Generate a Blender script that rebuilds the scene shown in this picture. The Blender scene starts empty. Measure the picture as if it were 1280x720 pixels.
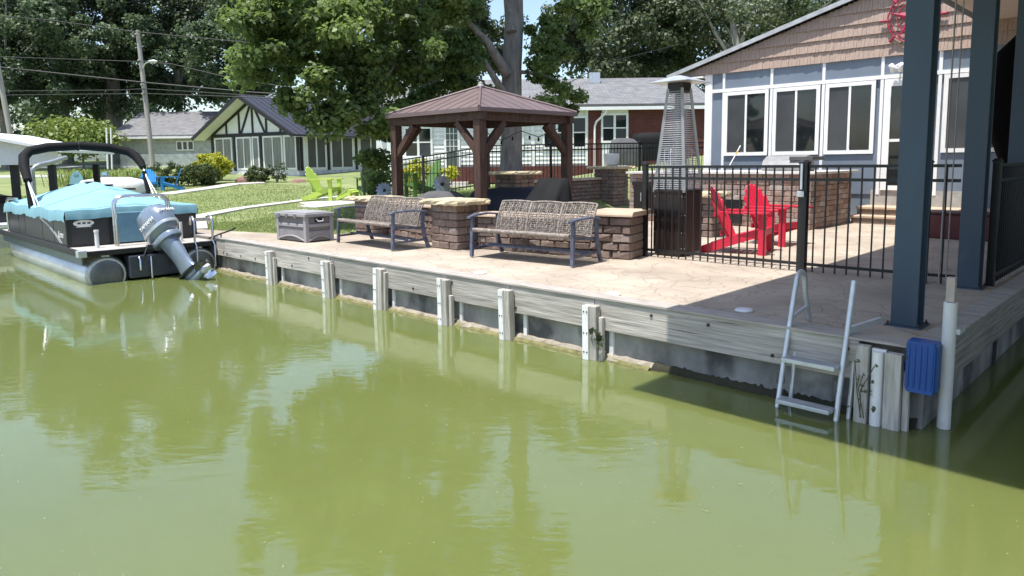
import bpy, bmesh, math, random
import numpy as np
from mathutils import Vector, Matrix
R = math.radians
random.seed(7); RNG = np.random.default_rng(7)
sc = bpy.context.scene
COL = sc.collection

# ------------------------------------------------------------------ camera
ZD = 0.62                      # dock level above the water (m)
cam = bpy.data.cameras.new('camera'); camo = bpy.data.objects.new('camera', cam); COL.objects.link(camo)
FPX, ZC, CY, ROLL = 888.0, 2.02, 202 + .115*888.0, .012
TH = math.atan(.115)
cam.sensor_width = 36; cam.lens = FPX/1280*36; cam.shift_y = (CY-360)/1280
cam.clip_start = .05; cam.clip_end = 3000
Fv = Vector((0, math.cos(TH), -math.sin(TH))); U0 = Vector((0, math.sin(TH), math.cos(TH))); X0 = Vector((1, 0, 0))
Xv = X0*math.cos(ROLL)-U0*math.sin(ROLL); Uv = U0*math.cos(ROLL)+X0*math.sin(ROLL)
mw = Matrix((Xv, Uv, -Fv)).transposed().to_4x4(); mw.translation = (0, 0, ZC)
camo.matrix_world = mw
sc.camera = camo

# ------------------------------------------------------------------ light
SUN_UP = Vector((-.2105, -.2137, 1.0)).normalized()
w = bpy.data.worlds.new('World'); sc.world = w; w.use_nodes = True
nt = w.node_tree; nt.nodes.clear()
sky = nt.nodes.new('ShaderNodeTexSky'); sky.sky_type = 'NISHITA'; sky.sun_disc = False
sky.sun_elevation = math.asin(SUN_UP.z); sky.sun_rotation = math.atan2(SUN_UP.x, SUN_UP.y)
sky.air_density = 1.0; sky.dust_density = 1.4; sky.ozone_density = 1.0
bg = nt.nodes.new('ShaderNodeBackground'); bg.inputs['Strength'].default_value = .15
wo = nt.nodes.new('ShaderNodeOutputWorld')
nt.links.new(sky.outputs[0], bg.inputs[0]); nt.links.new(bg.outputs[0], wo.inputs[0])
sun = bpy.data.lights.new('sun', 'SUN'); suno = bpy.data.objects.new('sun', sun); COL.objects.link(suno)
sun.energy = 4.2; sun.angle = R(.53); sun.color = (1.0, .965, .9)
suno.rotation_euler = SUN_UP.to_track_quat('Z', 'Y').to_euler(); suno.location = (0, 0, 60)
sc.view_settings.view_transform = 'Standard'; sc.view_settings.look = 'None'
sc.view_settings.gamma = 1; sc.view_settings.use_curve_mapping = False
sc.view_settings.exposure = .74

# ------------------------------------------------------------------ frames
C0 = Vector((3.0394, 5.1419, 0)); E1 = Vector((-.7124, .7018, 0)); E2 = Vector((.7018, .7124, 0))
ANG = math.atan2(-E1.y, -E1.x)          # dock frame: local X = rightwards along the seawall, Y = inland
def W(s, t, z=ZD):
    p = C0 + E1*s + E2*t; return Vector((p.x, p.y, z))
def ST(p):
    q = Vector((p[0], p[1], 0)) - C0; return q.dot(E1), q.dot(E2)
def at(u, v, y):                        # point on the sight line of photo pixel (u, v) at distance y
    r = Fv + Xv*((u-640)/FPX) + Uv*((CY-v)/FPX)
    return Vector((0, 0, ZC)) + r*(y/r.y)
def sm(x):
    x = max(0., min(1., x)); return x*x*(3-2*x)
def ground(x, y):
    s, t = ST((x, y))
    k = .085 + (.036-.085)*sm((s-13)/6)
    g = .60 + k*max(0, min(t, 22)-2)
    f = max(sm((s-10.2)/2.2), sm((t-12.5)/3))
    if t > 12.5 and s < 9: f = max(f, .3)
    g = .56 + (g-.56)*f
    if s > 28: g += .028*min(s-28, 60)
    return g

# ------------------------------------------------------------------ materials
MATS = {}
def mat(name, col, rough=.6, metal=0, var=.18, scale=6, bump=0, bscale=40, rnd=.0, spec=.5, col2=None, stretch=None,
        coords='Object', spots=None, trans=0, coat=0, detail=5):
    if name in MATS: return MATS[name]
    m = bpy.data.materials.new(name); m.use_nodes = True; n = m.node_tree; L = n.links
    b = n.nodes['Principled BSDF']; b.inputs['Roughness'].default_value = rough; b.inputs['Metallic'].default_value = metal
    b.inputs['Specular IOR Level'].default_value = spec
    if coat: b.inputs['Coat Weight'].default_value = coat; b.inputs['Coat Roughness'].default_value = .05
    tc = n.nodes.new('ShaderNodeTexCoord'); oi = n.nodes.new('ShaderNodeObjectInfo')
    mp = n.nodes.new('ShaderNodeMapping'); mp.inputs['Scale'].default_value = stretch or (1, 1, 1)
    src = tc.outputs[coords]
    if coords == 'World':
        pass
    ad = n.nodes.new('ShaderNodeVectorMath'); ad.operation = 'ADD'
    mu = n.nodes.new('ShaderNodeMath'); mu.operation = 'MULTIPLY'; mu.inputs[1].default_value = 37
    L.new(oi.outputs['Random'], mu.inputs[0]); L.new(src, mp.inputs['Vector'])
    L.new(mp.outputs[0], ad.inputs[0]); L.new(mu.outputs[0], ad.inputs[1])
    nz = n.nodes.new('ShaderNodeTexNoise'); nz.inputs['Scale'].default_value = scale; nz.inputs['Detail'].default_value = detail
    L.new(ad.outputs[0], nz.inputs['Vector'])
    mix = n.nodes.new('ShaderNodeMix'); mix.data_type = 'RGBA'
    c2 = col2 or tuple(min(1, c*(1+var)) for c in col); c1 = col if col2 else tuple(c*(1-var) for c in col)
    mix.inputs['A'].default_value = (*c1, 1); mix.inputs['B'].default_value = (*c2, 1)
    rp = n.nodes.new('ShaderNodeMapRange'); rp.inputs[1].default_value = .3; rp.inputs[2].default_value = .7
    L.new(nz.outputs[0], rp.inputs[0]); L.new(rp.outputs[0], mix.inputs['Factor'])
    out = mix.outputs['Result']
    if spots:                                # (colour, scale, threshold, amount): stains and knots
        n2 = n.nodes.new('ShaderNodeTexNoise'); n2.inputs['Scale'].default_value = spots[1]; n2.inputs['Detail'].default_value = 4
        L.new(ad.outputs[0], n2.inputs['Vector'])
        r2 = n.nodes.new('ShaderNodeMapRange'); r2.inputs[1].default_value = spots[2]; r2.inputs[2].default_value = spots[2]+.12
        r2.inputs[4].default_value = spots[3]
        L.new(n2.outputs[0], r2.inputs[0])
        m2 = n.nodes.new('ShaderNodeMix'); m2.data_type = 'RGBA'; m2.inputs['B'].default_value = (*spots[0], 1)
        L.new(out, m2.inputs['A']); L.new(r2.outputs[0], m2.inputs['Factor']); out = m2.outputs['Result']
    if rnd:
        hs = n.nodes.new('ShaderNodeHueSaturation')
        r3 = n.nodes.new('ShaderNodeMapRange'); r3.inputs[3].default_value = 1-rnd; r3.inputs[4].default_value = 1+rnd
        L.new(oi.outputs['Random'], r3.inputs[0]); L.new(r3.outputs[0], hs.inputs['Value']); L.new(out, hs.inputs['Color'])
        out = hs.outputs[0]
    L.new(out, b.inputs['Base Color'])
    if bump:
        n3 = n.nodes.new('ShaderNodeTexNoise'); n3.inputs['Scale'].default_value = bscale; n3.inputs['Detail'].default_value = 6
        L.new(ad.outputs[0], n3.inputs['Vector'])
        bp = n.nodes.new('ShaderNodeBump'); bp.inputs['Strength'].default_value = min(1, bump); bp.inputs['Distance'].default_value = .01
        L.new(n3.outputs[0], bp.inputs['Height']); L.new(bp.outputs[0], b.inputs['Normal'])
    MATS[name] = m; return m

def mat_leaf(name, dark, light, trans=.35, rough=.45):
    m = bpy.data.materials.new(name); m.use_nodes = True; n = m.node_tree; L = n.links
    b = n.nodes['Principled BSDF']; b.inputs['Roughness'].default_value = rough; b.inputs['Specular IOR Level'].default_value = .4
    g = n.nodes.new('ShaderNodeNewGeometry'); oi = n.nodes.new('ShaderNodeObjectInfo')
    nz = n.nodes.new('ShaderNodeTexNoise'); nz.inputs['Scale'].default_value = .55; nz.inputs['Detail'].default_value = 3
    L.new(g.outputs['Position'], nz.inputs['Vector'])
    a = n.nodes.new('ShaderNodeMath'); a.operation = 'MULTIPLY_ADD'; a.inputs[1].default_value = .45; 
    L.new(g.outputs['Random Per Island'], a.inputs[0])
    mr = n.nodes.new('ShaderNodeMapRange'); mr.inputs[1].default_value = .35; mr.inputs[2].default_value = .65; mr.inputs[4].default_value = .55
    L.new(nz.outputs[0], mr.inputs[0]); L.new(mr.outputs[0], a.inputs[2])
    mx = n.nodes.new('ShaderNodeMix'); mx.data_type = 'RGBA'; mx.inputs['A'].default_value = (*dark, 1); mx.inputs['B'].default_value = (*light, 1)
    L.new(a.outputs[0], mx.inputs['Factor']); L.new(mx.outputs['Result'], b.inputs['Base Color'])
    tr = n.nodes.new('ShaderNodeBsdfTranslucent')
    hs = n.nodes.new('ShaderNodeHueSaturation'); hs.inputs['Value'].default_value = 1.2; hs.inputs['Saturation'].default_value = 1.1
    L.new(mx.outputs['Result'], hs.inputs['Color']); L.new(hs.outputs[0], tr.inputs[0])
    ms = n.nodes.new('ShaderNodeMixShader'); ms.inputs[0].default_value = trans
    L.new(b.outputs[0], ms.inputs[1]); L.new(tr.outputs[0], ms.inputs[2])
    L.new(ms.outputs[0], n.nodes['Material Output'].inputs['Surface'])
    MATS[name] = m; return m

def ramp(n, pts):
    r = n.nodes.new('ShaderNodeValToRGB'); e = r.color_ramp.elements
    while len(e) < len(pts): e.new(.5)
    for i, (p, c) in enumerate(pts): e[i].position = p; e[i].color = (*c, 1)
    return r

def mat_stone(name, pts, bump=.6):           # each stone its own tone (object random), fine grain on top
    m = bpy.data.materials.new(name); m.use_nodes = True; n = m.node_tree; L = n.links
    b = n.nodes['Principled BSDF']; b.inputs['Roughness'].default_value = .9; b.inputs['Specular IOR Level'].default_value = .2
    oi = n.nodes.new('ShaderNodeObjectInfo'); r = ramp(n, pts); L.new(oi.outputs['Random'], r.inputs[0])
    g = n.nodes.new('ShaderNodeNewGeometry')
    nz = n.nodes.new('ShaderNodeTexNoise'); nz.inputs['Scale'].default_value = 14; nz.inputs['Detail'].default_value = 8; nz.inputs['Roughness'].default_value = .7
    L.new(g.outputs['Position'], nz.inputs['Vector'])
    mr = n.nodes.new('ShaderNodeMapRange'); mr.inputs[1].default_value = .25; mr.inputs[2].default_value = .75; mr.inputs[3].default_value = .62; mr.inputs[4].default_value = 1.35
    L.new(nz.outputs[0], mr.inputs[0])
    hs = n.nodes.new('ShaderNodeHueSaturation'); L.new(r.outputs[0], hs.inputs['Color']); L.new(mr.outputs[0], hs.inputs['Value'])
    L.new(hs.outputs[0], b.inputs['Base Color'])
    bp = n.nodes.new('ShaderNodeBump'); bp.inputs['Strength'].default_value = bump; bp.inputs['Distance'].default_value = .012
    n2 = n.nodes.new('ShaderNodeTexNoise'); n2.inputs['Scale'].default_value = 45; n2.inputs['Detail'].default_value = 6
    L.new(g.outputs['Position'], n2.inputs['Vector']); L.new(n2.outputs[0], bp.inputs['Height']); L.new(bp.outputs[0], b.inputs['Normal'])
    MATS[name] = m; return m

def mat_stamped():
    m = bpy.data.materials.new('stamped_concrete'); m.use_nodes = True; n = m.node_tree; L = n.links
    b = n.nodes['Principled BSDF']; b.inputs['Roughness'].default_value = .75; b.inputs['Specular IOR Level'].default_value = .3
    g = n.nodes.new('ShaderNodeNewGeometry')
    nz = n.nodes.new('ShaderNodeTexNoise'); nz.inputs['Scale'].default_value = 1.3; nz.inputs['Detail'].default_value = 8
    L.new(g.outputs['Position'], nz.inputs['Vector'])
    base = ramp(n, [(.3, (.32, .268, .215)), (.5, (.40, .34, .275)), (.7, (.47, .405, .33))]); L.new(nz.outputs[0], base.inputs[0])
    wv = n.nodes.new('ShaderNodeTexNoise'); wv.inputs['Scale'].default_value = 2.2; wv.inputs['Detail'].default_value = 4
    L.new(g.outputs['Position'], wv.inputs['Vector'])
    vm = n.nodes.new('ShaderNodeVectorMath'); vm.operation = 'MULTIPLY_ADD'; vm.inputs[1].default_value = (.55, .55, 0)
    L.new(wv.outputs[1], vm.inputs[0]); L.new(g.outputs['Position'], vm.inputs[2])
    fl = n.nodes.new('ShaderNodeVectorMath'); fl.operation = 'MULTIPLY'; fl.inputs[1].default_value = (1, 1, 0); L.new(vm.outputs[0], fl.inputs[0])
    outs = []
    for sc_, wd in ((2.3, .011), (5.2, .008)):
        v = n.nodes.new('ShaderNodeTexVoronoi'); v.feature = 'DISTANCE_TO_EDGE'; v.inputs['Scale'].default_value = sc_
        L.new(fl.outputs[0], v.inputs['Vector'])
        r = n.nodes.new('ShaderNodeMapRange'); r.inputs[1].default_value = 0; r.inputs[2].default_value = wd*sc_; r.inputs[3].default_value = 1; r.inputs[4].default_value = 0
        L.new(v.outputs['Distance'], r.inputs[0]); outs.append(r)
    brk = n.nodes.new('ShaderNodeMapRange'); brk.inputs[1].default_value = .45; brk.inputs[2].default_value = .62
    n5 = n.nodes.new('ShaderNodeTexNoise'); n5.inputs['Scale'].default_value = 1.9; L.new(g.outputs['Position'], n5.inputs['Vector']); L.new(n5.outputs[0], brk.inputs[0])
    sec = n.nodes.new('ShaderNodeMath'); sec.operation = 'MULTIPLY'; L.new(outs[1].outputs[0], sec.inputs[0]); L.new(brk.outputs[0], sec.inputs[1])
    mxx = n.nodes.new('ShaderNodeMath'); mxx.operation = 'MAXIMUM'; L.new(outs[0].outputs[0], mxx.inputs[0]); L.new(sec.outputs[0], mxx.inputs[1])
    mx = n.nodes.new('ShaderNodeMix'); mx.data_type = 'RGBA'; mx.inputs['B'].default_value = (.20, .15, .12, 1)
    mlt = n.nodes.new('ShaderNodeMath'); mlt.operation = 'MULTIPLY'; mlt.inputs[1].default_value = .42; L.new(mxx.outputs[0], mlt.inputs[0])
    L.new(base.outputs[0], mx.inputs['A']); L.new(mlt.outputs[0], mx.inputs['Factor']); L.new(mx.outputs['Result'], b.inputs['Base Color'])
    bp = n.nodes.new('ShaderNodeBump'); bp.inputs['Strength'].default_value = .6; bp.inputs['Distance'].default_value = .01; bp.invert = True
    n6 = n.nodes.new('ShaderNodeTexNoise'); n6.inputs['Scale'].default_value = 9; n6.inputs['Detail'].default_value = 7; L.new(g.outputs['Position'], n6.inputs['Vector'])
    ad = n.nodes.new('ShaderNodeMath'); ad.operation = 'ADD'; L.new(mxx.outputs[0], ad.inputs[0]); L.new(n6.outputs[0], ad.inputs[1])
    L.new(ad.outputs[0], bp.inputs['Height']); L.new(bp.outputs[0], b.inputs['Normal'])
    MATS['stamped'] = m; return m

def mat_water():
    m = bpy.data.materials.new('green_water'); m.use_nodes = True; n = m.node_tree; L = n.links
    b = n.nodes['Principled BSDF']; b.inputs['Roughness'].default_value = .035; b.inputs['IOR'].default_value = 1.46; b.inputs['Subsurface Weight'].default_value = .85; b.inputs['Subsurface Radius'].default_value = (.7, 1, .4); b.inputs['Subsurface Scale'].default_value = .6; b.inputs['Specular IOR Level'].default_value = 1.0
    g = n.nodes.new('ShaderNodeNewGeometry')
    nz = n.nodes.new('ShaderNodeTexNoise'); nz.inputs['Scale'].default_value = .35; nz.inputs['Detail'].default_value = 5; L.new(g.outputs['Position'], nz.inputs['Vector'])
    r = ramp(n, [(.3, (.135, .162, .048)), (.7, (.156, .184, .060))]); L.new(nz.outputs[0], r.inputs[0]); L.new(r.outputs[0], b.inputs['Base Color'])
    # small wind ripples, stronger in patches
    mp = n.nodes.new('ShaderNodeMapping'); mp.inputs['Rotation'].default_value = (0, 0, R(12)); mp.inputs['Scale'].default_value = (.55, 1.5, 1)
    L.new(g.outputs['Position'], mp.inputs['Vector'])
    n1 = n.nodes.new('ShaderNodeTexNoise'); n1.inputs['Scale'].default_value = 6.5; n1.inputs['Detail'].default_value = 3; n1.inputs['Distortion'].default_value = .4; L.new(mp.outputs[0], n1.inputs['Vector'])
    n2 = n.nodes.new('ShaderNodeTexNoise'); n2.inputs['Scale'].default_value = 1.1; n2.inputs['Detail'].default_value = 1; L.new(mp.outputs[0], n2.inputs['Vector'])
    pt = n.nodes.new('ShaderNodeTexNoise'); pt.inputs['Scale'].default_value = .28; pt.inputs['Detail'].default_value = 3; L.new(g.outputs['Position'], pt.inputs['Vector'])
    pr = n.nodes.new('ShaderNodeMapRange'); pr.inputs[1].default_value = .35; pr.inputs[2].default_value = .7; pr.inputs[3].default_value = .25; pr.inputs[4].default_value = 1; L.new(pt.outputs[0], pr.inputs[0])
    m1 = n.nodes.new('ShaderNodeMath'); m1.operation = 'MULTIPLY'; L.new(n1.outputs[0], m1.inputs[0]); L.new(pr.outputs[0], m1.inputs[1])
    ad = n.nodes.new('ShaderNodeMath'); ad.operation = 'ADD'; L.new(m1.outputs[0], ad.inputs[0]); L.new(n2.outputs[0], ad.inputs[1])
    bp = n.nodes.new('ShaderNodeBump'); bp.inputs['Strength'].default_value = .07; bp.inputs['Distance'].default_value = .04
    L.new(ad.outputs[0], bp.inputs['Height']); L.new(bp.outputs[0], b.inputs['Normal'])
    return m

def mat_seams(name, col, horiz, size, seam, col2=None, rough=.8, bump=.5, axis=2):   # far surfaces: course lines too fine to model
    m = bpy.data.materials.new(name); m.use_nodes = True; n = m.node_tree; L = n.links
    b = n.nodes['Principled BSDF']; b.inputs['Roughness'].default_value = rough
    tc = n.nodes.new('ShaderNodeTexCoord'); sp = n.nodes.new('ShaderNodeSeparateXYZ'); L.new(tc.outputs['Object'], sp.inputs[0])
    cb = n.nodes.new('ShaderNodeCombineXYZ')
    L.new(sp.outputs[0], cb.inputs[0]); L.new(sp.outputs[axis], cb.inputs[1])
    br = n.nodes.new('ShaderNodeTexBrick'); br.inputs['Scale'].default_value = 1; br.inputs['Brick Width'].default_value = size[0]; br.inputs['Row Height'].default_value = size[1]
    br.inputs['Mortar Size'].default_value = seam; br.inputs['Color1'].default_value = (*col, 1); br.inputs['Color2'].default_value = (*(col2 or tuple(c*.8 for c in col)), 1)
    br.inputs['Mortar'].default_value = (*tuple(c*.55 for c in col), 1); L.new(cb.outputs[0], br.inputs['Vector'])
    nz = n.nodes.new('ShaderNodeTexNoise'); nz.inputs['Scale'].default_value = 3; nz.inputs['Detail'].default_value = 6; L.new(tc.outputs['Object'], nz.inputs['Vector'])
    mr = n.nodes.new('ShaderNodeMapRange'); mr.inputs[1].default_value = .3; mr.inputs[2].default_value = .7; mr.inputs[3].default_value = .8; mr.inputs[4].default_value = 1.2; L.new(nz.outputs[0], mr.inputs[0])
    hs = n.nodes.new('ShaderNodeHueSaturation'); L.new(br.outputs[0], hs.inputs['Color']); L.new(mr.outputs[0], hs.inputs['Value']); L.new(hs.outputs[0], b.inputs['Base Color'])
    bp = n.nodes.new('ShaderNodeBump'); bp.inputs['Strength'].default_value = bump; bp.inputs['Distance'].default_value = .01; L.new(br.outputs[1], bp.inputs['Height']); bp.invert = True
    L.new(bp.outputs[0], b.inputs['Normal'])
    MATS[name] = m; return m

STAMP = mat_stamped(); WATER = mat_water()
STONE = mat_stone('wall_stone', [(0, (.165, .122, .105)), (.3, (.215, .158, .135)), (.55, (.19, .15, .132)), (.75, (.25, .185, .155)), (1, (.225, .188, .168))])
STONE2 = mat_stone('counter_stone', [(0, (.22, .145, .12)), (.35, (.31, .20, .165)), (.6, (.36, .27, .23)), (.8, (.27, .2, .18)), (1, (.42, .36, .33))])
CORE = mat('wall_core', (.07, .055, .05), .95)
CAPY = mat('rock_cap', (.50, .43, .29), .9, var=.25, scale=5, bump=1, bscale=22)
CAPT = mat('tan_cap', (.47, .355, .26), .8, var=.15, scale=4, bump=.4, bscale=60)
PLANK = mat('weathered_plank', (.26, .24, .212), .9, col2=(.51, .48, .435), scale=2.0, stretch=(.9, 14, 20), bump=.5, bscale=5, rnd=.22, spots=((.09, .08, .075), 1.6, .60, .75), detail=9)
POSTW = mat('weathered_post', (.31, .29, .255), .9, col2=(.56, .535, .485), scale=3, stretch=(12, 12, 1.2), bump=.7, bscale=9, rnd=.1, spots=((.16, .15, .10), 3, .62, .6), detail=8)
CONC = mat('stained_concrete', (.15, .148, .142), .9, col2=(.40, .39, .365), scale=2.2, stretch=(1.1, 1, .8), bump=.7, bscale=25, spots=((.04, .042, .045), 2.0, .5, .8), detail=10)
LEDGE = mat('sandy_ledge', (.20, .175, .13), .9, col2=(.36, .32, .26), scale=9, bump=.8, bscale=30, spots=((.10, .09, .05), 7, .55, .7))
ALGAE = mat('algae', (.10, .095, .03), .8, col2=(.22, .20, .085), scale=12, bump=.5)
STRIP = mat('galvanised_strip', (.80, .80, .80), .5, .1, var=.12, scale=5, spots=((.35, .32, .28), 6, .63, .6))
ALU = mat('aluminium', (.62, .645, .67), .42, .7, var=.1, scale=9, bump=.1)
CHROME = mat('polished_steel', (.72, .72, .73), .16, 1, var=.05)
BLACKM = mat('black_fence_paint', (.012, .012, .014), .35, var=.2, spec=.5)
NAVY = mat('navy_steel_paint', (.044, .070, .102), .45, var=.2, scale=1.6, spots=((.10, .12, .14), 9, .66, .4), stretch=(1, 1, .35), bump=.12, bscale=30)
SOFFIT = mat('beige_soffit', (.52, .42, .36), .7, var=.06)
FASCIA = mat('dark_fascia', (.05, .055, .065), .6)
WHITE = mat('white_paint', (.82, .82, .81), .5, var=.05)
CREAM = mat('cream_paint', (.74, .73, .72), .6, var=.05)
BLUEP = mat('blue_panel', (.165, .205, .262), .7, var=.08, scale=2.5)
SHAKE = mat('shake_tan', (.37, .275, .225), .8, var=.16, scale=5, stretch=(14, 14, 1), bump=.5, bscale=9)
GLASS = mat('window_glass', (.014, .018, .019), .04, var=.4, scale=1.5, spec=.7)
SCREEN = mat('window_screen', (.055, .058, .06), .35, var=.25, scale=1.2)
CURT = mat('curtained_glass', (.16, .18, .17), .12, var=.4, scale=1.6, stretch=(6, 6, .4))
GAZW = mat('stained_timber', (.080, .047, .036), .65, var=.35, scale=4, stretch=(8, 8, .8), bump=.4, bscale=14, spec=.3)
GAZR = mat('brown_metal_roof', (.172, .126, .124), .5, .1, var=.08, scale=1.5)
TIMB = mat('black_timber', (.012, .012, .013), .6)
TEAL = mat('teal_canvas', (.205, .40, .475), .8, var=.08, scale=1.6, bump=.25, bscale=14)
CHAR = mat('charcoal_panel', (.05, .052, .055), .33, .4, var=.15, scale=1.2)
BLKF = mat('black_canvas', (.0085, .009, .010), .8, spec=.25, var=.25, scale=3, bump=.35, bscale=18)
GREYF = mat('grey_canvas', (.085, .087, .092), .8, var=.2, scale=3, bump=.35, bscale=16)
RUBBER = mat('black_rubber', (.015, .015, .016), .5)
VINYL = mat('grey_deck_vinyl', (.42, .39, .36), .8, var=.2, scale=14)
OUTB = mat('outboard_grey', (.23, .28, .35), .22, .35, var=.05, coat=.6)
OUTD = mat('outboard_dark', (.06, .07, .09), .3, .3, var=.1)
RED = mat('red_plastic', (.62, .018, .055), .45, var=.06)
LIME = mat('lime_plastic', (.42, .56, .09), .5, var=.06)
GRN = mat('green_plastic', (.10, .20, .05), .55, var=.1)
BLU = mat('blue_plastic', (.03, .26, .58), .5, var=.06)
BUMP = mat('blue_bumper', (.010, .068, .28), .38, var=.08)
PVC = mat('white_pvc', (.66, .66, .65), .4, var=.07, scale=4, spots=((.4, .37, .3), 5, .66, .5))
WICK = mat('wicker_resin', (.235, .20, .172), .65, var=.45, scale=22, detail=2)
BLUEG = mat('blue_grey_frame', (.085, .10, .15), .5, var=.4, scale=9, spots=((.3, .3, .32), 8, .64, .5))
BOXL = mat('light_grey_resin', (.31, .302, .308), .6, var=.05)
BOXD = mat('dark_grey_resin', (.17, .16, .16), .65, var=.1)
HEATD = mat('heater_body', (.038, .027, .025), .35, .3, var=.45, scale=3, stretch=(5, 5, .5))
HEATR = mat('heater_rust', (.040, .027, .025), .7, .1, var=.5, scale=3, stretch=(6, 6, .4))
BARK = mat('bark', (.14, .126, .112), .95, col2=(.29, .262, .232), scale=2.5, stretch=(5, 5, .7), bump=1, bscale=7, detail=8)
BARKW = mat('pale_bark', (.26, .25, .23), .9, col2=(.46, .44, .41), scale=2, stretch=(2, 2, .6), bump=.7, bscale=6)
POLE = mat('pole_wood', (.30, .27, .24), .9, col2=(.44, .41, .37), scale=2, stretch=(8, 8, .3))
GRASSM = mat_leaf('grass_blades', (.17, .22, .07), (.36, .42, .17), .4, .8)
LAWN = mat('lawn_soil', (.14, .175, .06), .95, col2=(.24, .28, .11), scale=1.4, bump=.8, bscale=30, detail=9)
PATH = mat('pale_concrete', (.48, .455, .42), .85, var=.12, scale=2, bump=.2)
ROADM = mat('pale_road', (.42, .42, .41), .9, var=.1)
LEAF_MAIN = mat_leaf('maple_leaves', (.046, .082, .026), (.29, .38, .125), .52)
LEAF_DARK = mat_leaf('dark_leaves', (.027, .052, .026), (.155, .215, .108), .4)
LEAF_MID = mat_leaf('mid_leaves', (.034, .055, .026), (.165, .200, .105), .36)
LEAF_YEL = mat_leaf('yellow_leaves', (.22, .25, .02), (.50, .50, .06), .35)
LEAF_HEDGE = mat_leaf('hedge_leaves', (.03, .05, .014), (.12, .16, .05), .25)
LEAF_DAY = mat_leaf('daylily_leaves', (.10, .16, .03), (.30, .36, .11), .35)
SHING = mat_seams('grey_shingles', (.20, .20, .205), 1, (.35, .16), .012, (.15, .15, .16), axis=1)
BRICKR = mat_seams('red_brick', (.135, .036, .028), 1, (.21, .075), .008, (.095, .025, .022))
METR = mat('dark_metal_roof', (.058, .058, .072), .4, .3, var=.08)
GREYSD = mat_seams('grey_siding', (.40, .41, .38), 1, (6, .13), .01, (.39, .40, .37))
WHITEBR = mat_seams('white_brick', (.74, .74, .73), 1, (.22, .08), .008, (.7, .7, .7))
SPK = mat('red_enamel', (.36, .02, .06), .5, var=.2)

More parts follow.
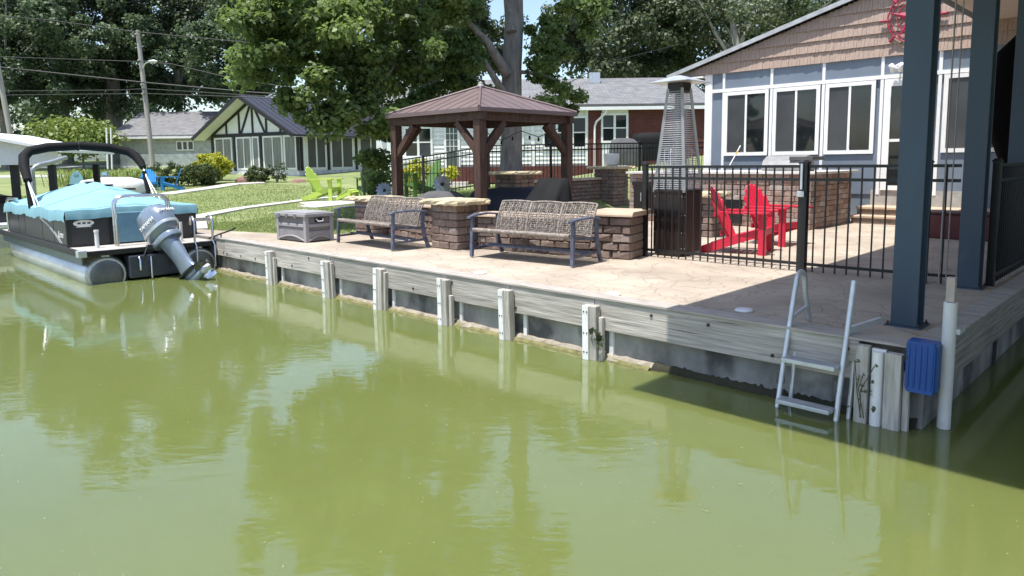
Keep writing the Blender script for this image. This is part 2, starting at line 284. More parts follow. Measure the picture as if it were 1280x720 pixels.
# ------------------------------------------------------------------ mesh builder
class MB:
    def __init__(s): s.v = []; s.f = []; s.sm = []
    def add(s, vs, fs, smooth=False):
        o = len(s.v); s.v += [tuple(p) for p in vs]
        for f in fs: s.f.append(tuple(i+o for i in f)); s.sm.append(smooth)
        return s
    def hexa(s, p):                         # 8 points: bottom ring 0-3, top ring 4-7
        return s.add(p, [(3, 2, 1, 0), (4, 5, 6, 7), (0, 1, 5, 4), (1, 2, 6, 5), (2, 3, 7, 6), (3, 0, 4, 7)])
    def box(s, c, d, rot=None):
        hx, hy, hz = d[0]/2, d[1]/2, d[2]/2
        p = [Vector(q) for q in ((-hx, -hy, -hz), (hx, -hy, -hz), (hx, hy, -hz), (-hx, hy, -hz), (-hx, -hy, hz), (hx, -hy, hz), (hx, hy, hz), (-hx, hy, hz))]
        if rot is not None: p = [rot @ q for q in p]
        return s.hexa([q+Vector(c) for q in p])
    def bx(s, x0, x1, y0, y1, z0, z1): return s.box(((x0+x1)/2, (y0+y1)/2, (z0+z1)/2), (x1-x0, y1-y0, z1-z0))
    def bar(s, a, b, wd, ht, up=(0, 0, 1)):
        a = Vector(a); b = Vector(b); d = b-a; l = d.length; d.normalize(); up = Vector(up)
        sd = d.cross(up)
        if sd.length < 1e-4: sd = d.cross(Vector((1, 0, 0)))
        sd.normalize(); u = sd.cross(d)
        q = []
        for e in (a, b):
            q += [e-sd*wd/2-u*ht/2, e+sd*wd/2-u*ht/2, e+sd*wd/2+u*ht/2, e-sd*wd/2+u*ht/2]
        return s.add(q, [(0, 1, 2, 3), (7, 6, 5, 4), (1, 0, 4, 5), (2, 1, 5, 6), (3, 2, 6, 7), (0, 3, 7, 4)])
    def tube(s, pts, r, n=8, caps=True, sq=1.0):
        pts = [Vector(p) for p in pts]; k = len(pts); rs = r if isinstance(r, (list, tuple)) else [r]*k
        vs = []; prev = None
        for i, p in enumerate(pts):
            d = (pts[min(i+1, k-1)]-pts[max(i-1, 0)])
            if d.length < 1e-9: d = Vector((0, 0, 1))
            d.normalize()
            if prev is None:
                ref = Vector((0, 0, 1)) if abs(d.z) < .9 else Vector((1, 0, 0)); a = d.cross(ref).normalized()
            else:
                a = prev-d*prev.dot(d); a = a.normalized() if a.length > 1e-6 else d.orthogonal().normalized()
            prev = a; b = d.cross(a)
            for j in range(n):
                t = 2*math.pi*j/n; vs.append(p+(a*math.cos(t)+b*math.sin(t)*sq)*rs[i])
        fs = [(i*n+j, i*n+(j+1) % n, (i+1)*n+(j+1) % n, (i+1)*n+j) for i in range(k-1) for j in range(n)]
        s.add(vs, fs, True)
        if caps: s.add(vs[:n], [tuple(range(n-1, -1, -1))]); s.add(vs[-n:], [tuple(range(n))])
        return s
    def loft(s, rings, smooth=True, caps=True, closed=True):
        n = len(rings[0]); vs = [p for r in rings for p in r]
        fs = []
        for i in range(len(rings)-1):
            for j in range(n if closed else n-1):
                fs.append((i*n+j, i*n+(j+1) % n, (i+1)*n+(j+1) % n, (i+1)*n+j))
        s.add(vs, fs, smooth)
        if caps and closed: s.add(rings[0], [tuple(range(n-1, -1, -1))]); s.add(rings[-1], [tuple(range(n))])
        return s
    def lathe(s, prof, n=16, c=(0, 0, 0)):
        return s.loft([[Vector((c[0]+r*math.cos(2*math.pi*j/n), c[1]+r*math.sin(2*math.pi*j/n), c[2]+z)) for j in range(n)] for r, z in prof])
    def prism(s, poly, a, b):               # poly: list of 3-D points, extruded from offset a to offset b (vectors)
        n = len(poly); p0 = [Vector(p)+Vector(a) for p in poly]; p1 = [Vector(p)+Vector(b) for p in poly]
        s.add(p0+p1, [tuple(range(n-1, -1, -1)), tuple(range(n, 2*n))]+[(i, (i+1) % n, n+(i+1) % n, n+i) for i in range(n)]); return s
    def grid(s, fn, nu, nv, smooth=True):
        vs = [fn(i/nu, j/nv) for i in range(nu+1) for j in range(nv+1)]
        fs = [(i*(nv+1)+j, (i+1)*(nv+1)+j, (i+1)*(nv+1)+j+1, i*(nv+1)+j+1) for i in range(nu) for j in range(nv)]
        return s.add(vs, fs, smooth)
    def mesh(s, name, m):
        me = bpy.data.meshes.new(name); me.from_pydata(s.v, [], s.f)
        me.polygons.foreach_set('use_smooth', s.sm); me.materials.append(m); me.update()
        bm = bmesh.new(); bm.from_mesh(me); bmesh.ops.recalc_face_normals(bm, faces=bm.faces); bm.to_mesh(me); bm.free()
        return me
    def build(s, name, m, parent=None, loc=None, rot=None, bevel=0, kind=None):
        return place(name, s.mesh(name, m), parent, loc, rot, None, bevel, kind)
def place(name, me, parent=None, loc=None, rot=None, scale=None, bevel=0, kind=None):
    o = bpy.data.objects.new(name, me); COL.objects.link(o)
    if parent: o.parent = parent
    if loc is not None: o.location = loc
    if rot is not None: o.rotation_euler = rot if hasattr(rot, '__len__') else (0, 0, rot)
    if scale is not None: o.scale = scale
    if bevel:
        b = o.modifiers.new('bevel', 'BEVEL'); b.width = bevel; b.segments = 2; b.limit_method = 'ANGLE'; b.angle_limit = R(40)
    if kind: o['kind'] = kind
    return o
def tag(o, label=None, cat=None, group=None, kind=None):
    if label: o['label'] = label
    if cat: o['category'] = cat
    if group: o['group'] = group
    if kind: o['kind'] = kind
    return o
def thing(name, label, cat, loc, rot=ANG, group=None):
    o = bpy.data.objects.new(name, None); COL.objects.link(o); o.location = loc; o.rotation_euler = (0, 0, rot); o.empty_display_size = .2
    return tag(o, label, cat, group)
def copy_tree(o, parent=None):
    c = o.copy(); COL.objects.link(c); c.parent = parent
    for ch in [x for x in o.children]: copy_tree(ch, c)
    return c
def mesh_np(name, V, F, m, smooth=False):
    V = np.asarray(V, dtype=np.float32); F = np.asarray(F, dtype=np.int32); n, k = F.shape
    me = bpy.data.meshes.new(name); me.vertices.add(len(V)); me.vertices.foreach_set('co', V.ravel())
    me.loops.add(n*k); me.loops.foreach_set('vertex_index', F.ravel()); me.polygons.add(n)
    me.polygons.foreach_set('loop_start', np.arange(0, n*k, k, dtype=np.int32)); me.polygons.foreach_set('loop_total', np.full(n, k, dtype=np.int32))
    me.update(calc_edges=True); me.materials.append(m)
    if smooth: me.polygons.foreach_set('use_smooth', [True]*n)
    return me
def text(name, body, size, m, parent, loc, rot, ext=.002, shear=0):
    cu = bpy.data.curves.new(name, 'FONT'); cu.body = body; cu.size = size; cu.extrude = ext; cu.align_x = 'CENTER'; cu.align_y = 'CENTER'; cu.shear = shear
    o = bpy.data.objects.new(name, cu); COL.objects.link(o)
    dg = bpy.context.evaluated_depsgraph_get(); me = bpy.data.meshes.new_from_object(o.evaluated_get(dg)); bpy.data.objects.remove(o)
    me.materials.clear(); me.materials.append(m)
    return place(name, me, parent, loc, rot)

# ------------------------------------------------------------------ foliage
def leaves(centres, radii, n_each, size, seed, flat=.6, squash=.7, hang=0.):
    g = np.random.default_rng(seed); cs = np.repeat(np.asarray(centres), n_each, 0); rs = np.repeat(np.asarray(radii), n_each)
    N = len(cs); d = g.normal(size=(N, 3)); d /= np.linalg.norm(d, axis=1)[:, None]
    rr = rs*(g.random(N)**.45); off = d*rr[:, None]; off[:, 2] *= squash
    if hang: off[:, 2] -= hang*(off[:, 0]**2+off[:, 1]**2)/np.maximum(rs, .1)
    P = cs+off
    nrm = d*.8+g.normal(size=(N, 3))*.55; nrm[:, 2] += flat; nrm /= np.linalg.norm(nrm, axis=1)[:, None]
    a = np.cross(nrm, g.normal(size=(N, 3))); a /= np.linalg.norm(a, axis=1)[:, None]; b = np.cross(nrm, a)
    L = size*(.65+.7*g.random(N))[:, None]; Wd = L*(.36+.16*g.random(N))[:, None]
    k = nrm*L*.12
    V = np.stack([P-a*L*.5, P-a*L*.05+b*Wd+k, P+a*L*.55-k, P-a*L*.05-b*Wd+k], 1).reshape(-1, 3)
    F = np.arange(N*4).reshape(-1, 4)
    return V, F
def clumps(ells, n, r0, r1, seed, shell=.55):
    g = np.random.default_rng(seed); vol = np.array([e[1][0]*e[1][1]*e[1][2] for e in ells])**.75; vol = vol/vol.sum()
    C = []; Rr = []
    for (c, r), f in zip(ells, vol):
        k = max(3, int(n*f))
        d = g.normal(size=(k, 3)); d /= np.linalg.norm(d, axis=1)[:, None]
        q = shell+(1-shell)*g.random(k)
        p = np.asarray(c)+d*q[:, None]*np.asarray(r)
        C.append(p); Rr.append(r0+(r1-r0)*g.random(k))
    return np.concatenate(C), np.concatenate(Rr)
def limb(mb, a, b, r0, r1, bend=.15, n=6, seed=0):
    g = random.Random(seed); a = Vector(a); b = Vector(b); d = b-a; L = d.length
    off = Vector((g.uniform(-1, 1), g.uniform(-1, 1), g.uniform(-.2, 1)))*bend*L
    pts = []; rs = []
    for i in range(n+1):
        t = i/n; pts.append(a+d*t+off*math.sin(math.pi*t)*.6+Vector((g.uniform(-1, 1), g.uniform(-1, 1), 0))*L*.012); rs.append(r0+(r1-r0)*t**.8)
    mb.tube(pts, rs, 8)
def make_tree(name, label, base, ells, nclump, nleaf, size, leafm, barkm, trunk, seed, rr=(.5, 1.), limbs=7, group=None, cat='tree', flat=.6, hang=0., extra_limbs=(), shell=.55):
    """trunk = (height, r0, r1, lean vector); ells are relative to the base"""
    t = thing(name, label, cat, base, 0, group)
    h, r0, r1, lean = trunk; mb = MB(); g = random.Random(seed)
    pts = []; rs = []
    for i in range(9):
        k = i/8; pts.append(Vector((lean[0]*k+g.uniform(-1, 1)*r0*.12, lean[1]*k+g.uniform(-1, 1)*r0*.12, h*k-.15))); rs.append((r0+(r1-r0)*k)*(1+.35*max(0, 1-k*9)))
    mb.tube(pts, rs, 12); mb.build('trunk', barkm, t)
    C, Rr = clumps(ells, nclump, rr[0], rr[1], seed, shell)
    lb = MB(); idx = g.sample(range(len(C)), min(limbs*3, len(C)))
    for j in range(limbs):
        k = .35+.6*j/max(1, limbs-1); a = Vector((lean[0]*k, lean[1]*k, h*k)); e = ells[j % len(ells)]
        b = Vector(e[0])+Vector((g.uniform(-.5, .5)*e[1][0], g.uniform(-.5, .5)*e[1][1], g.uniform(-.3, .4)*e[1][2]))
        rad = (r0+(r1-r0)*k)*.5; limb(lb, a, b, rad, rad*.25, .12, 7, seed+j)
        for q in range(2):
            c = C[idx[(j*2+q) % len(idx)]]; c = Vector(c)
            m_ = a.lerp(b, .6)
            if (c-m_).length < max(e[1])*1.6: limb(lb, m_, c, rad*.35, rad*.08, .12, 5, seed+50+j*2+q)
    for (a, b, ra, rb, bd) in extra_limbs: limb(lb, a, b, ra, rb, bd, 9, seed+99)
    lb.build('limb', barkm, t)
    V, F = leaves(C, Rr, nleaf, size, seed, flat, .7, hang)
    place('crown', mesh_np('crown', V, F, leafm), t)
    return t

def on_ground(u, v, y0=8, y1=90):
    y = y0
    while y < y1:
        p = at(u, v, y)
        if p.z <= ground(p.x, p.y): return Vector((p.x, p.y, ground(p.x, p.y)))
        y += .1
    p = at(u, v, y1); return Vector((p.x, p.y, ground(p.x, p.y)))

# ================================================================== SETTING
# water
mb = MB(); mb.add([(-400, -60, 0), (400, -60, 0), (400, 400, 0), (-400, 400, 0)], [(0, 1, 2, 3)])
mb.build('water', WATER, kind='structure')
# terrain
def axis(pairs):
    o = []
    for a, b, st in pairs: o += list(np.arange(a, b, st))
    return o
Ss = axis([(-90, -10, 8), (-10, 0, 2), (.12, 10, 1), (10, 32, .5), (32, 60, 2), (60, 140, 10), (140, 700, 70)]); Ts = axis([(.1, 14, .5), (14, 30, 1), (30, 60, 3), (60, 160, 20), (160, 900, 90)])
vs = []; fs = []
for s in Ss:
    for t in Ts:
        p = W(s, t, 0); vs.append((p.x, p.y, ground(p.x, p.y)))
nT = len(Ts)
for i in range(len(Ss)-1):
    for j in range(nT-1):
        if Ss[i] < .1 and Ts[j] < 11.4: continue
        fs.append((i*nT+j, i*nT+j+1, (i+1)*nT+j+1, (i+1)*nT+j))
mb = MB(); mb.add(vs, fs, True); mb.build('ground', LAWN, kind='structure')
# patio slab
PT = [(.06, .06), (14.6, .06), (14.6, .42), (13.4, .75), (12.1, 1.1), (11.0, 1.6), (10.9, 2.6), (11.1, 6.8), (11.6, 11.0), (11.6, 11.6), (.06, 11.6)]
mb = MB(); mb.prism([W(s, t, 0) for s, t in PT], (0, 0, .46), (0, 0, ZD)); mb.build('patio', STAMP, kind='structure')
# paths
def ribbon(name, pts, wd, m, lift=.05, th=.12):
    P = [Vector((p[0], p[1], 0)) for p in pts]; Q = []
    for i in range(len(P)-1):
        for k in range(6): Q.append(P[i].lerp(P[i+1], k/6))
    Q.append(P[-1]); l = []; r = []
    for i, p in enumerate(Q):
        d = (Q[min(i+1, len(Q)-1)]-Q[max(i-1, 0)]).normalized(); n = Vector((-d.y, d.x, 0))
        for arr, sg in ((l, 1), (r, -1)):
            q = p+n*sg*wd/2; arr.append(Vector((q.x, q.y, ground(q.x, q.y)+lift)))
    rings = [[l[i], r[i], r[i]-Vector((0, 0, th)), l[i]-Vector((0, 0, th))] for i in range(len(Q))]
    MB().loft(rings, False).build(name, m, kind='structure')
gp = lambda u, v: on_ground(u, v)
ribbon('walkway', [W(14.35, .35), gp(243, 273), gp(300, 262), gp(345, 256), gp(400, 249), gp(440, 246)], .55, PATH, .05, .2)
ribbon('footpath', [gp(205, 244), gp(232, 240), gp(262, 236), gp(292, 231), gp(330, 229)], .9, PATH)
ribbon('seating_pad', [gp(380, 257), gp(410, 255), gp(440, 256)], 2.2, PATH, .04)
ribbon('road', [at(-300, 222, 48), at(45, 221, 46), at(140, 219, 46)], 2.2, ROADM, .05)
ribbon('driveway', [at(45, 217, 60), at(190, 215, 60)], 3.0, ROADM, .05)
# grass blades
g = np.random.default_rng(5); n = 60000
s_ = np.concatenate([11 + 5*g.random(n//3), 11.0+24*g.random(n-n//3)]); t_ = .45 + 11*g.random(n)**1.3
keep = ~((t_ < 1.7) & (s_ < 14.6) & (t_ < 1.75-.36*(s_-11)))
s_ = s_[keep]; t_ = t_[keep]; xs = C0.x+E1.x*s_+E2.x*t_; ys = C0.y+E1.y*s_+E2.y*t_
zs = np.array([ground(a, b) for a, b in zip(xs, ys)]); N = len(xs)
h = .025+.035*g.random(N); an = g.random(N)*6.28; wd = .008+.010*(s_/30); lx = g.normal(size=N)*.03; ly = g.normal(size=N)*.03
V = np.stack([np.stack([xs-np.cos(an)*wd, ys-np.sin(an)*wd, zs-.01], 1), np.stack([xs+np.cos(an)*wd, ys+np.sin(an)*wd, zs-.01], 1), np.stack([xs+lx, ys+ly, zs+h], 1)], 1).reshape(-1, 3)
tag(place('lawn_grass', mesh_np('lawn_grass', V, np.arange(N*3).reshape(-1, 3), GRASSM)), 'short sunlit lawn grass between dock and tudor house', 'grass', kind='stuff')

# ------------------------------------------------------------------ stone walls
def stone_mesh(seed, m):
    g = random.Random(seed); mb = MB(); c = .07
    def ring(z, k):
        o = []
        for sx, sy in ((-1, -1), (1, -1), (1, 1), (-1, 1)):
            for dx, dy in (((c, 0), (0, c)) if sx*sy < 0 else ((0, c), (c, 0))):
                o.append(Vector((sx*(.5-dx-k)+g.uniform(-.018, .018), sy*(.5-dy-k)+g.uniform(-.018, .018), z+g.uniform(-.02, .02))))
        return o
    a = ring(-.5, .045); b = ring(-.38, 0); c_ = ring(.38, 0); d = ring(.5, .045)
    mb.loft([a, b, c_, d], False); return mb.mesh('stone', m)
SM = [stone_mesh(i, STONE) for i in range(7)]; SM2 = [stone_mesh(i+20, STONE2) for i in range(7)]
def stone_run(parent, L, H, row, bl, dep, seed=0, ms=None, y0=0, x0=0, z0=0, gap=.008, rotz=0, pitch=0):
    """courses of separate stones along local X, front face at y0"""
    ms = ms or SM; g = random.Random(seed); nr = max(1, round(H/row)); rh = H/nr
    for r in range(nr):
        x = -bl*(.5 if r % 2 else 0)*g.uniform(.8, 1.1)
        while x < L-.02:
            l = bl*g.uniform(.8, 1.25); a = max(x, 0); b = min(x+l, L)
            if L-b < bl*.3: b = L
            if b-a > .03:
                cx, cy = x0+(a+b)/2*math.cos(rotz)-(y0+dep/2)*math.sin(rotz), (a+b)/2*math.sin(rotz)+(y0+dep/2+g.uniform(-.008, .008))*math.cos(rotz)
                place('stone', g.choice(ms), parent, (cx, cy, z0+rh*(r+.5)+pitch*(a+b)/2), (0, 0, rotz+R(g.uniform(-1, 1))+(math.pi if g.random() < .5 else 0)), (b-a-gap, dep, rh-gap))
            x += l
            if b >= L: break
def rock_cap(parent, lx, ly, th, z, m, seed, cx=0, cy=0, rough=.018):
    g = random.Random(seed); n = 9; ring = []
    for k in range(4):
        for i in range(n):
            f = i/n
            ring.append([(-1+2*f, -1), (1, -1+2*f), (1-2*f, 1), (-1, 1-2*f)][k])
    def mk(sc_, zz, j): return [Vector((cx+x*lx/2*sc_+g.uniform(-j, j), cy+y*ly/2*sc_+g.uniform(-j, j), zz+g.uniform(-j, j)*.4)) for x, y in ring]
    MB().loft([mk(.97, z, rough*.6), mk(1.0, z+th*.35, rough), mk(1.0, z+th*.7, rough), mk(.965, z+th, rough*.4)], False).build('cap', m, parent)
def pillar(s, t, lx, ly, h, label, cap, row=.115, seed=0, rot=0, ms=None, caplabel=None):
    p = thing('stone_pillar', label, 'pillar', W(s, t, ZD), ANG+rot, 'stone pillars of the patio')
    nr = round(h/row); rh = h/nr; g = random.Random(seed); d = .2; ms = ms or SM
    MB().bx(-lx/2+.04, lx/2-.04, -ly/2+.04, ly/2-.04, 0, h).build('core', CORE, p)
    for r in range(nr):
        z = rh*(r+.5); tp = 1-.04*r/nr*0
        for face in range(4):
            L = lx if face % 2 == 0 else ly; off = (ly if face % 2 == 0 else lx)/2; a0 = (0 if (r+face) % 2 else d); a1 = L-(0 if (r+face) % 2 else d)
            nb = max(1, round((a1-a0)/.26)); cuts = [a0+(a1-a0)*(k+ (g.uniform(-.12, .12) if 0 < k < nb else 0))/nb for k in range(nb+1)]
            ang = face*math.pi/2
            for k in range(nb):
                q = Matrix.Rotation(ang, 3, 'Z') @ Vector(((cuts[k]+cuts[k+1])/2-L/2, -off+d/2+g.uniform(-.008, .006), z))
                place('stone', g.choice(ms), p, q, (0, 0, ang), (cuts[k+1]-cuts[k]-.008, d, rh-.008))
    rock_cap(p, cap[0], cap[1], .085, h, CAPY, seed)
    return p
pillar(7.4, 1.85, .64, .5, .72, 'brown stone pillar with rough yellow cap standing between the two wicker benches', (.96, .72), seed=1)
pillar(10.45, 2.4, .6, .6, .66, 'stone pillar behind the smaller wicker bench, under the left gazebo post', (.9, .8), seed=2)
pillar(10.75, 6.7, .7, .7, 1.08, 'stone pillar with rough cap behind the gazebo, left end of the raised back wall', (.98, .98), seed=3, row=.1)
pot_p = pillar(11.1, 11.1, .72, .72, 1.15, 'stone pillar carrying the white flower pot', (1.0, 1.0), seed=4, row=.1)
pillar(5.15, 6.0, .5, .5, .72, 'stone pillar with yellow cap directly behind the left red chair', (.72, .72), seed=5)

def low_wall(p0, p1, z0, h, label, capm=CAPT, row=.11, bl=.27, dep=.3, seed=0, capw=.40, slope=0):
    a = Vector(p0); b = Vector(p1); d = b-a; L = d.length; dx = -d.x; ang = math.atan2(d.y, -d.x)      # (s,t) pairs
    p = thing('low_stone_wall', label, 'wall', W(a.x, a.y, z0), ANG+ang)
    MB().bx(.03, L-.03, .03, dep-.03, -.02, h).build('core', CORE, p)
    stone_run(p, L, h, row, bl, dep, seed)
    n = max(1, round(L/.62)); g = random.Random(seed)
    for k in range(n):
        x0, x1 = L*k/n+.003-(.05 if k == 0 else 0), L*(k+1)/n-.003+(.05 if k == n-1 else 0); c = (dep-capw)/2
        prof = [(c, h+.012), (c-.0, h+.035), (c+.02, h+.065), (c+.05, h+.08), (dep-c-.05, h+.08), (dep-c-.02, h+.065), (dep-c, h+.035), (dep-c, h+.012)]
        MB().prism([Vector((x0, y, z)) for y, z in prof], (0, 0, 0), (x1-x0, 0, 0)).build('cap_stone', capm, p)
    return p
low_wall((6.98, 1.95), (4.95, 2.32), ZD, .52, 'low brown stone seat wall behind the large wicker bench', seed=11)
ew = low_wall((4.93, 2.28), (4.32, 2.42), ZD, .60, 'broad stone end block of the seat wall beside the black fence post', seed=12, dep=.72, capw=.82, bl=.3)
low_wall((10.1, 2.45), (7.75, 1.95), ZD, .60, 'low stone wall joining the two pillars behind the smaller bench', seed=13)
low_wall((10.9, 7.1), (11.2, 10.75), ZD, .84, 'raised back stone wall sloping up to the pot pillar', seed=14, row=.1, bl=.25)

# outdoor kitchen counter
ct = thing('outdoor_kitchen', 'brick outdoor kitchen counter with pale stone top under the blue house windows', 'counter', W(8.35, 8.1, ZD))
MB().bx(.05, 4.2, .05, 2.25, 0, 1.08).build('core', CORE, ct)
stone_run(ct, 4.25, 1.08, .108, .24, .1, 31, SM2)
stone_run(ct, 2.2, 1.08, .108, .24, .1, 32, SM2, y0=0, x0=4.25, rotz=math.pi/2)
for x0, x1 in ((-.06, 1.5), (1.505, 2.9), (2.905, 4.36)): MB().bx(x0, x1, -.06, 2.28, 1.085, 1.135).build('countertop', mat('pale_counter_stone', (.62, .60, .57), .5, var=.1, scale=9), ct, bevel=.006)
for x in (.15, .62): 
    d_ = MB().bx(x, x+.45, -.035, -.004, .25, .8).build('cabinet_door', mat('dark_iron_door', (.03, .026, .025), .5, .4), ct, bevel=.004); MB().tube([(x+.22, -.06, .45), (x+.22, -.06, .65)], .012).build('handle', ALU, d_)
MB().bx(.1, 1.15, -.03, -.003, .82, .9).build('door_frame', mat('dark_iron_door', (.03, .026, .025)), ct)
MB().bx(2.25, 2.85, -.03, -.003, .06, .55).build('fridge_door', mat('black_fridge', (.015, .015, .016), .25), ct, bevel=.004)
gr = thing('gas_grill', 'stainless grill with rounded hood set on the kitchen counter', 'grill', W(4.85, 8.75, ZD+1.135))
MB().loft([[Vector((x, y, z)) for y, z in ((-.3, 0), (-.32, .1), (-.25, .22), (-.08, .31), (.15, .33), (.3, .25), (.32, 0))] for x in (-.42, -.41, .41, .42)], False).build('hood', mat('brushed_hood', (.30, .30, .30), .5, .4), gr)
MB().tube([(-.34, -.36, .12), (.34, -.36, .12)], .014).build('handle', CHROME, gr)
MB().bx(.15, .62, -.3, .3, .22, .30).build('side_lid', mat('dark_grey_lid', (.09, .09, .09), .5), gr, bevel=.01)
br = thing('broom', 'broom handle with yellow band leaning on the house wall', 'broom', W(7.2, 10.7, 1.8))
MB().tube([(0, 0, 0), (.16, .3, .55)], .014).build('handle', WHITE, br); MB().tube([(.094, .18, .33), (.12, .22, .41)], .017).build('grip', mat('yellow_grip', (.7, .4, .04)), br)

# steps at the door
stp = thing('entry_steps', 'two broad concrete steps below the blue house door', 'steps', W(4.05, 10.15, ZD))
for k in range(2):
    MB().bx(0, 3.2, .35*k+.03, 1.05, .17*k, .17*k+.115).build('riser', mat('riser_stone', (.2, .16, .13), .9, var=.3), stp)
    MB().bx(-.02, 3.22, .35*k, 1.05, .17*k+.118, .17*k+.17).build('tread', CAPT, stp, bevel=.01)

# ------------------------------------------------------------------ seawall
sw = thing('seawall', 'weathered plank and concrete seawall along the green water', 'seawall', W(0, 0, 0))
def L2(s): return -s
MB().bx(-16.5, .0, -.03, .12, -.5, .305).build('concrete_face', CONC, sw)
MB().bx(-60, -16.55, -.03, .12, -.5, .60).build('far_face', CONC, sw)
PS = [9.85, 8.04, 6.7, 5.29, 4.19, 2.98, .36]
edges = [15.4, 13.6, 11.75]+PS
pl = edges+[0.0]
for i in range(len(pl)-1):
    a, b = pl[i], pl[i+1]
    pieces = [(a, b)] if a-b < 2 else [(a, (a+b)/2+.2), ((a+b)/2+.2, b)]
    if i == len(pl)-2: pieces = [(a-.28, -.075)]
    if b == .36: pieces = [(a, b+.05)]
    for p, q in pieces:
        Lp = p-q-.006
        mbp = MB(); mbp.box((0, 0, 0), (Lp, .075, .315)); o = mbp.build('plank', PLANK, sw, (-(p+q)/2, -.075+random.uniform(-.004, .004), .462), (R(random.uniform(-.5, .5)), 0, 0), bevel=.006)
        for bxn in range(max(2, int(Lp/.45))):
            bb = MB().lathe([(0, 0), (.016, 0), (.014, .012), (0, .014)], 8); xx = -Lp/2+.08+(Lp-.16)*bxn/max(1, int(Lp/.45)-1)
            bb.build('bolt', mat('rusty_bolt', (.05, .035, .03), .7), o, (xx, -.037, random.choice((-.09, .1, .08))), (R(90), 0, 0))
MB().bx(-14.6, -.0, -.128, .09, .622, .640).build('edge_strip', mat('edge_wood', (.36, .33, .30), .85, var=.25, scale=4, stretch=(1, 8, 8)), sw)
def seapost(s, h=.60, extra=True):
    gq = random.Random(int(s*100)); h = h-.03+gq.uniform(-.015, .02); wq = .082+gq.uniform(-.008, .012); zs_ = h+gq.uniform(-.01, .02)
    o = MB().bx(-wq, wq+gq.uniform(-.01, .02), -.205, -.118, -.5, h).build('post', POSTW, sw, (-s, 0, 0), (R(gq.uniform(-1, 1)), R(gq.uniform(-1.5, 1.5)), R(gq.uniform(-2, 2))), bevel=.01)
    if gq.random() < .7: MB().bx(wq+.004, wq+.05, -.17, -.118, -.5, h-gq.uniform(.02, .2)).build('split_board', POSTW, o, bevel=.006)
    st_ = MB(); st_.bx(-.062, -.004, -.23, -.207, -.4, zs_); st_.bx(-.07, -.062, -.23, -.205, -.4, zs_); st_.bx(-.004, .004, -.23, -.205, -.4, zs_)
    st_.build('metal_strip', STRIP, o, bevel=.002)
    for z in (.08, .28, .5):
        for x in (-.05, -.012): MB().lathe([(0, 0), (.009, 0), (.007, .006), (0, .007)], 6).build('screw', mat('rusty_bolt', (.05, .035, .03)), o, (x, -.23, z), (R(90), 0, 0))
    if extra: MB().bx(.15, .2, -.06, -.032, -.3, .30).build('tie_strip', STRIP, sw, (-s, 0, 0))
for s in PS[:-1]: seapost(s)

# corner cluster
MB().bx(-.405, -.315, -.2, -.118, -.5, .60).build('post', POSTW, sw, bevel=.006)
c2 = MB(); c2.tube([(-.255, -.165, -.3), (-.255, -.165, .57)], .042, 12); c2.bx(-.305, -.205, -.15, -.121, -.3, .585); c2.build('metal_strip', STRIP, sw)
MB().bx(-.198, -.085, -.2, -.118, -.5, .575).build('post', POSTW, sw, bevel=.006)
MB().bx(-.08, -.035, -.16, -.118, -.5, .45).build('post', POSTW, sw, bevel=.006)
led = MB(); g = random.Random(3); prev = None; ring = []
for i in range(121):
    x = -15.4+i*(15.4-2.3)/120; d = .085+g.uniform(-.018, .02); z = .04+g.uniform(-.012, .012)
    ring.append([Vector((x, -.02, z+.02)), Vector((x, -d*.6-.02, z+.01)), Vector((x, -d-.02, z*.3)), Vector((x, -d-.03, -.2)), Vector((x, -.02, -.2))])
led.loft(ring, False); led.build('ledge', LEDGE, sw)
al = MB(); ring = []
for i in range(160):
    x = -15.4+i*(15.4-2.3)/159; d = .115+g.uniform(-.02, .03)
    ring.append([Vector((x, -.1, .03)), Vector((x, -d*.95, .022+g.uniform(-.006, .008))), Vector((x, -d-.02, .004)), Vector((x, -d-.03, -.1))])
al.loft(ring, True, False, False); al.build('algae_line', ALGAE, sw)
mk = MB(); ring = []
for i in range(80):
    x = -2.3+i*2.3/79; d = .05+g.uniform(-.015, .02); ring.append([Vector((x, -.02, .07+g.uniform(-.02, .02))), Vector((x, -.03-d*.7, .05)), Vector((x, -.03-d, .0)), Vector((x, -.03-d, -.1))])
mk.loft(ring, True, False, False); mk.build('waterline_strip', mat('dark_waterline', (.03, .03, .015), .9), sw)  # darker, thinner strip along the waterline where the ledge stops
# side wall of the slip (inland from the corner)
ss = thing('slip_wall', 'shaded side wall of the boat slip running inland from the corner', 'seawall', W(0, 0, 0))
MB().bx(-.12, .03, -.03, 12.5, -.5, .305).build('concrete_face', CONC, ss)
for k in range(6):
    y0, y1 = -.115+k*2.1, -.115+(k+1)*2.1-.006
    MB().box((0, 0, 0), (y1-y0, .075, .155)).build('plank', PLANK, ss, (.068, (y0+y1)/2, .383), R(90), bevel=.005)
    MB().box((0, 0, 0), (y1-y0, .075, .155)).build('plank', PLANK, ss, (.066, (y0+y1)/2-.003, .542), R(90), bevel=.005)
for y in (2.3, 4.8, 7.4): MB().bx(.032, .06, y, y+.03, -.3, .3).build('joint_strip', mat('dark_joint', (.05, .05, .05)), ss)
MB().bx(-.09, .108, .0, 12.5, .622, .640).build('edge_strip', mat('edge_wood', (.36, .33, .30)), ss)

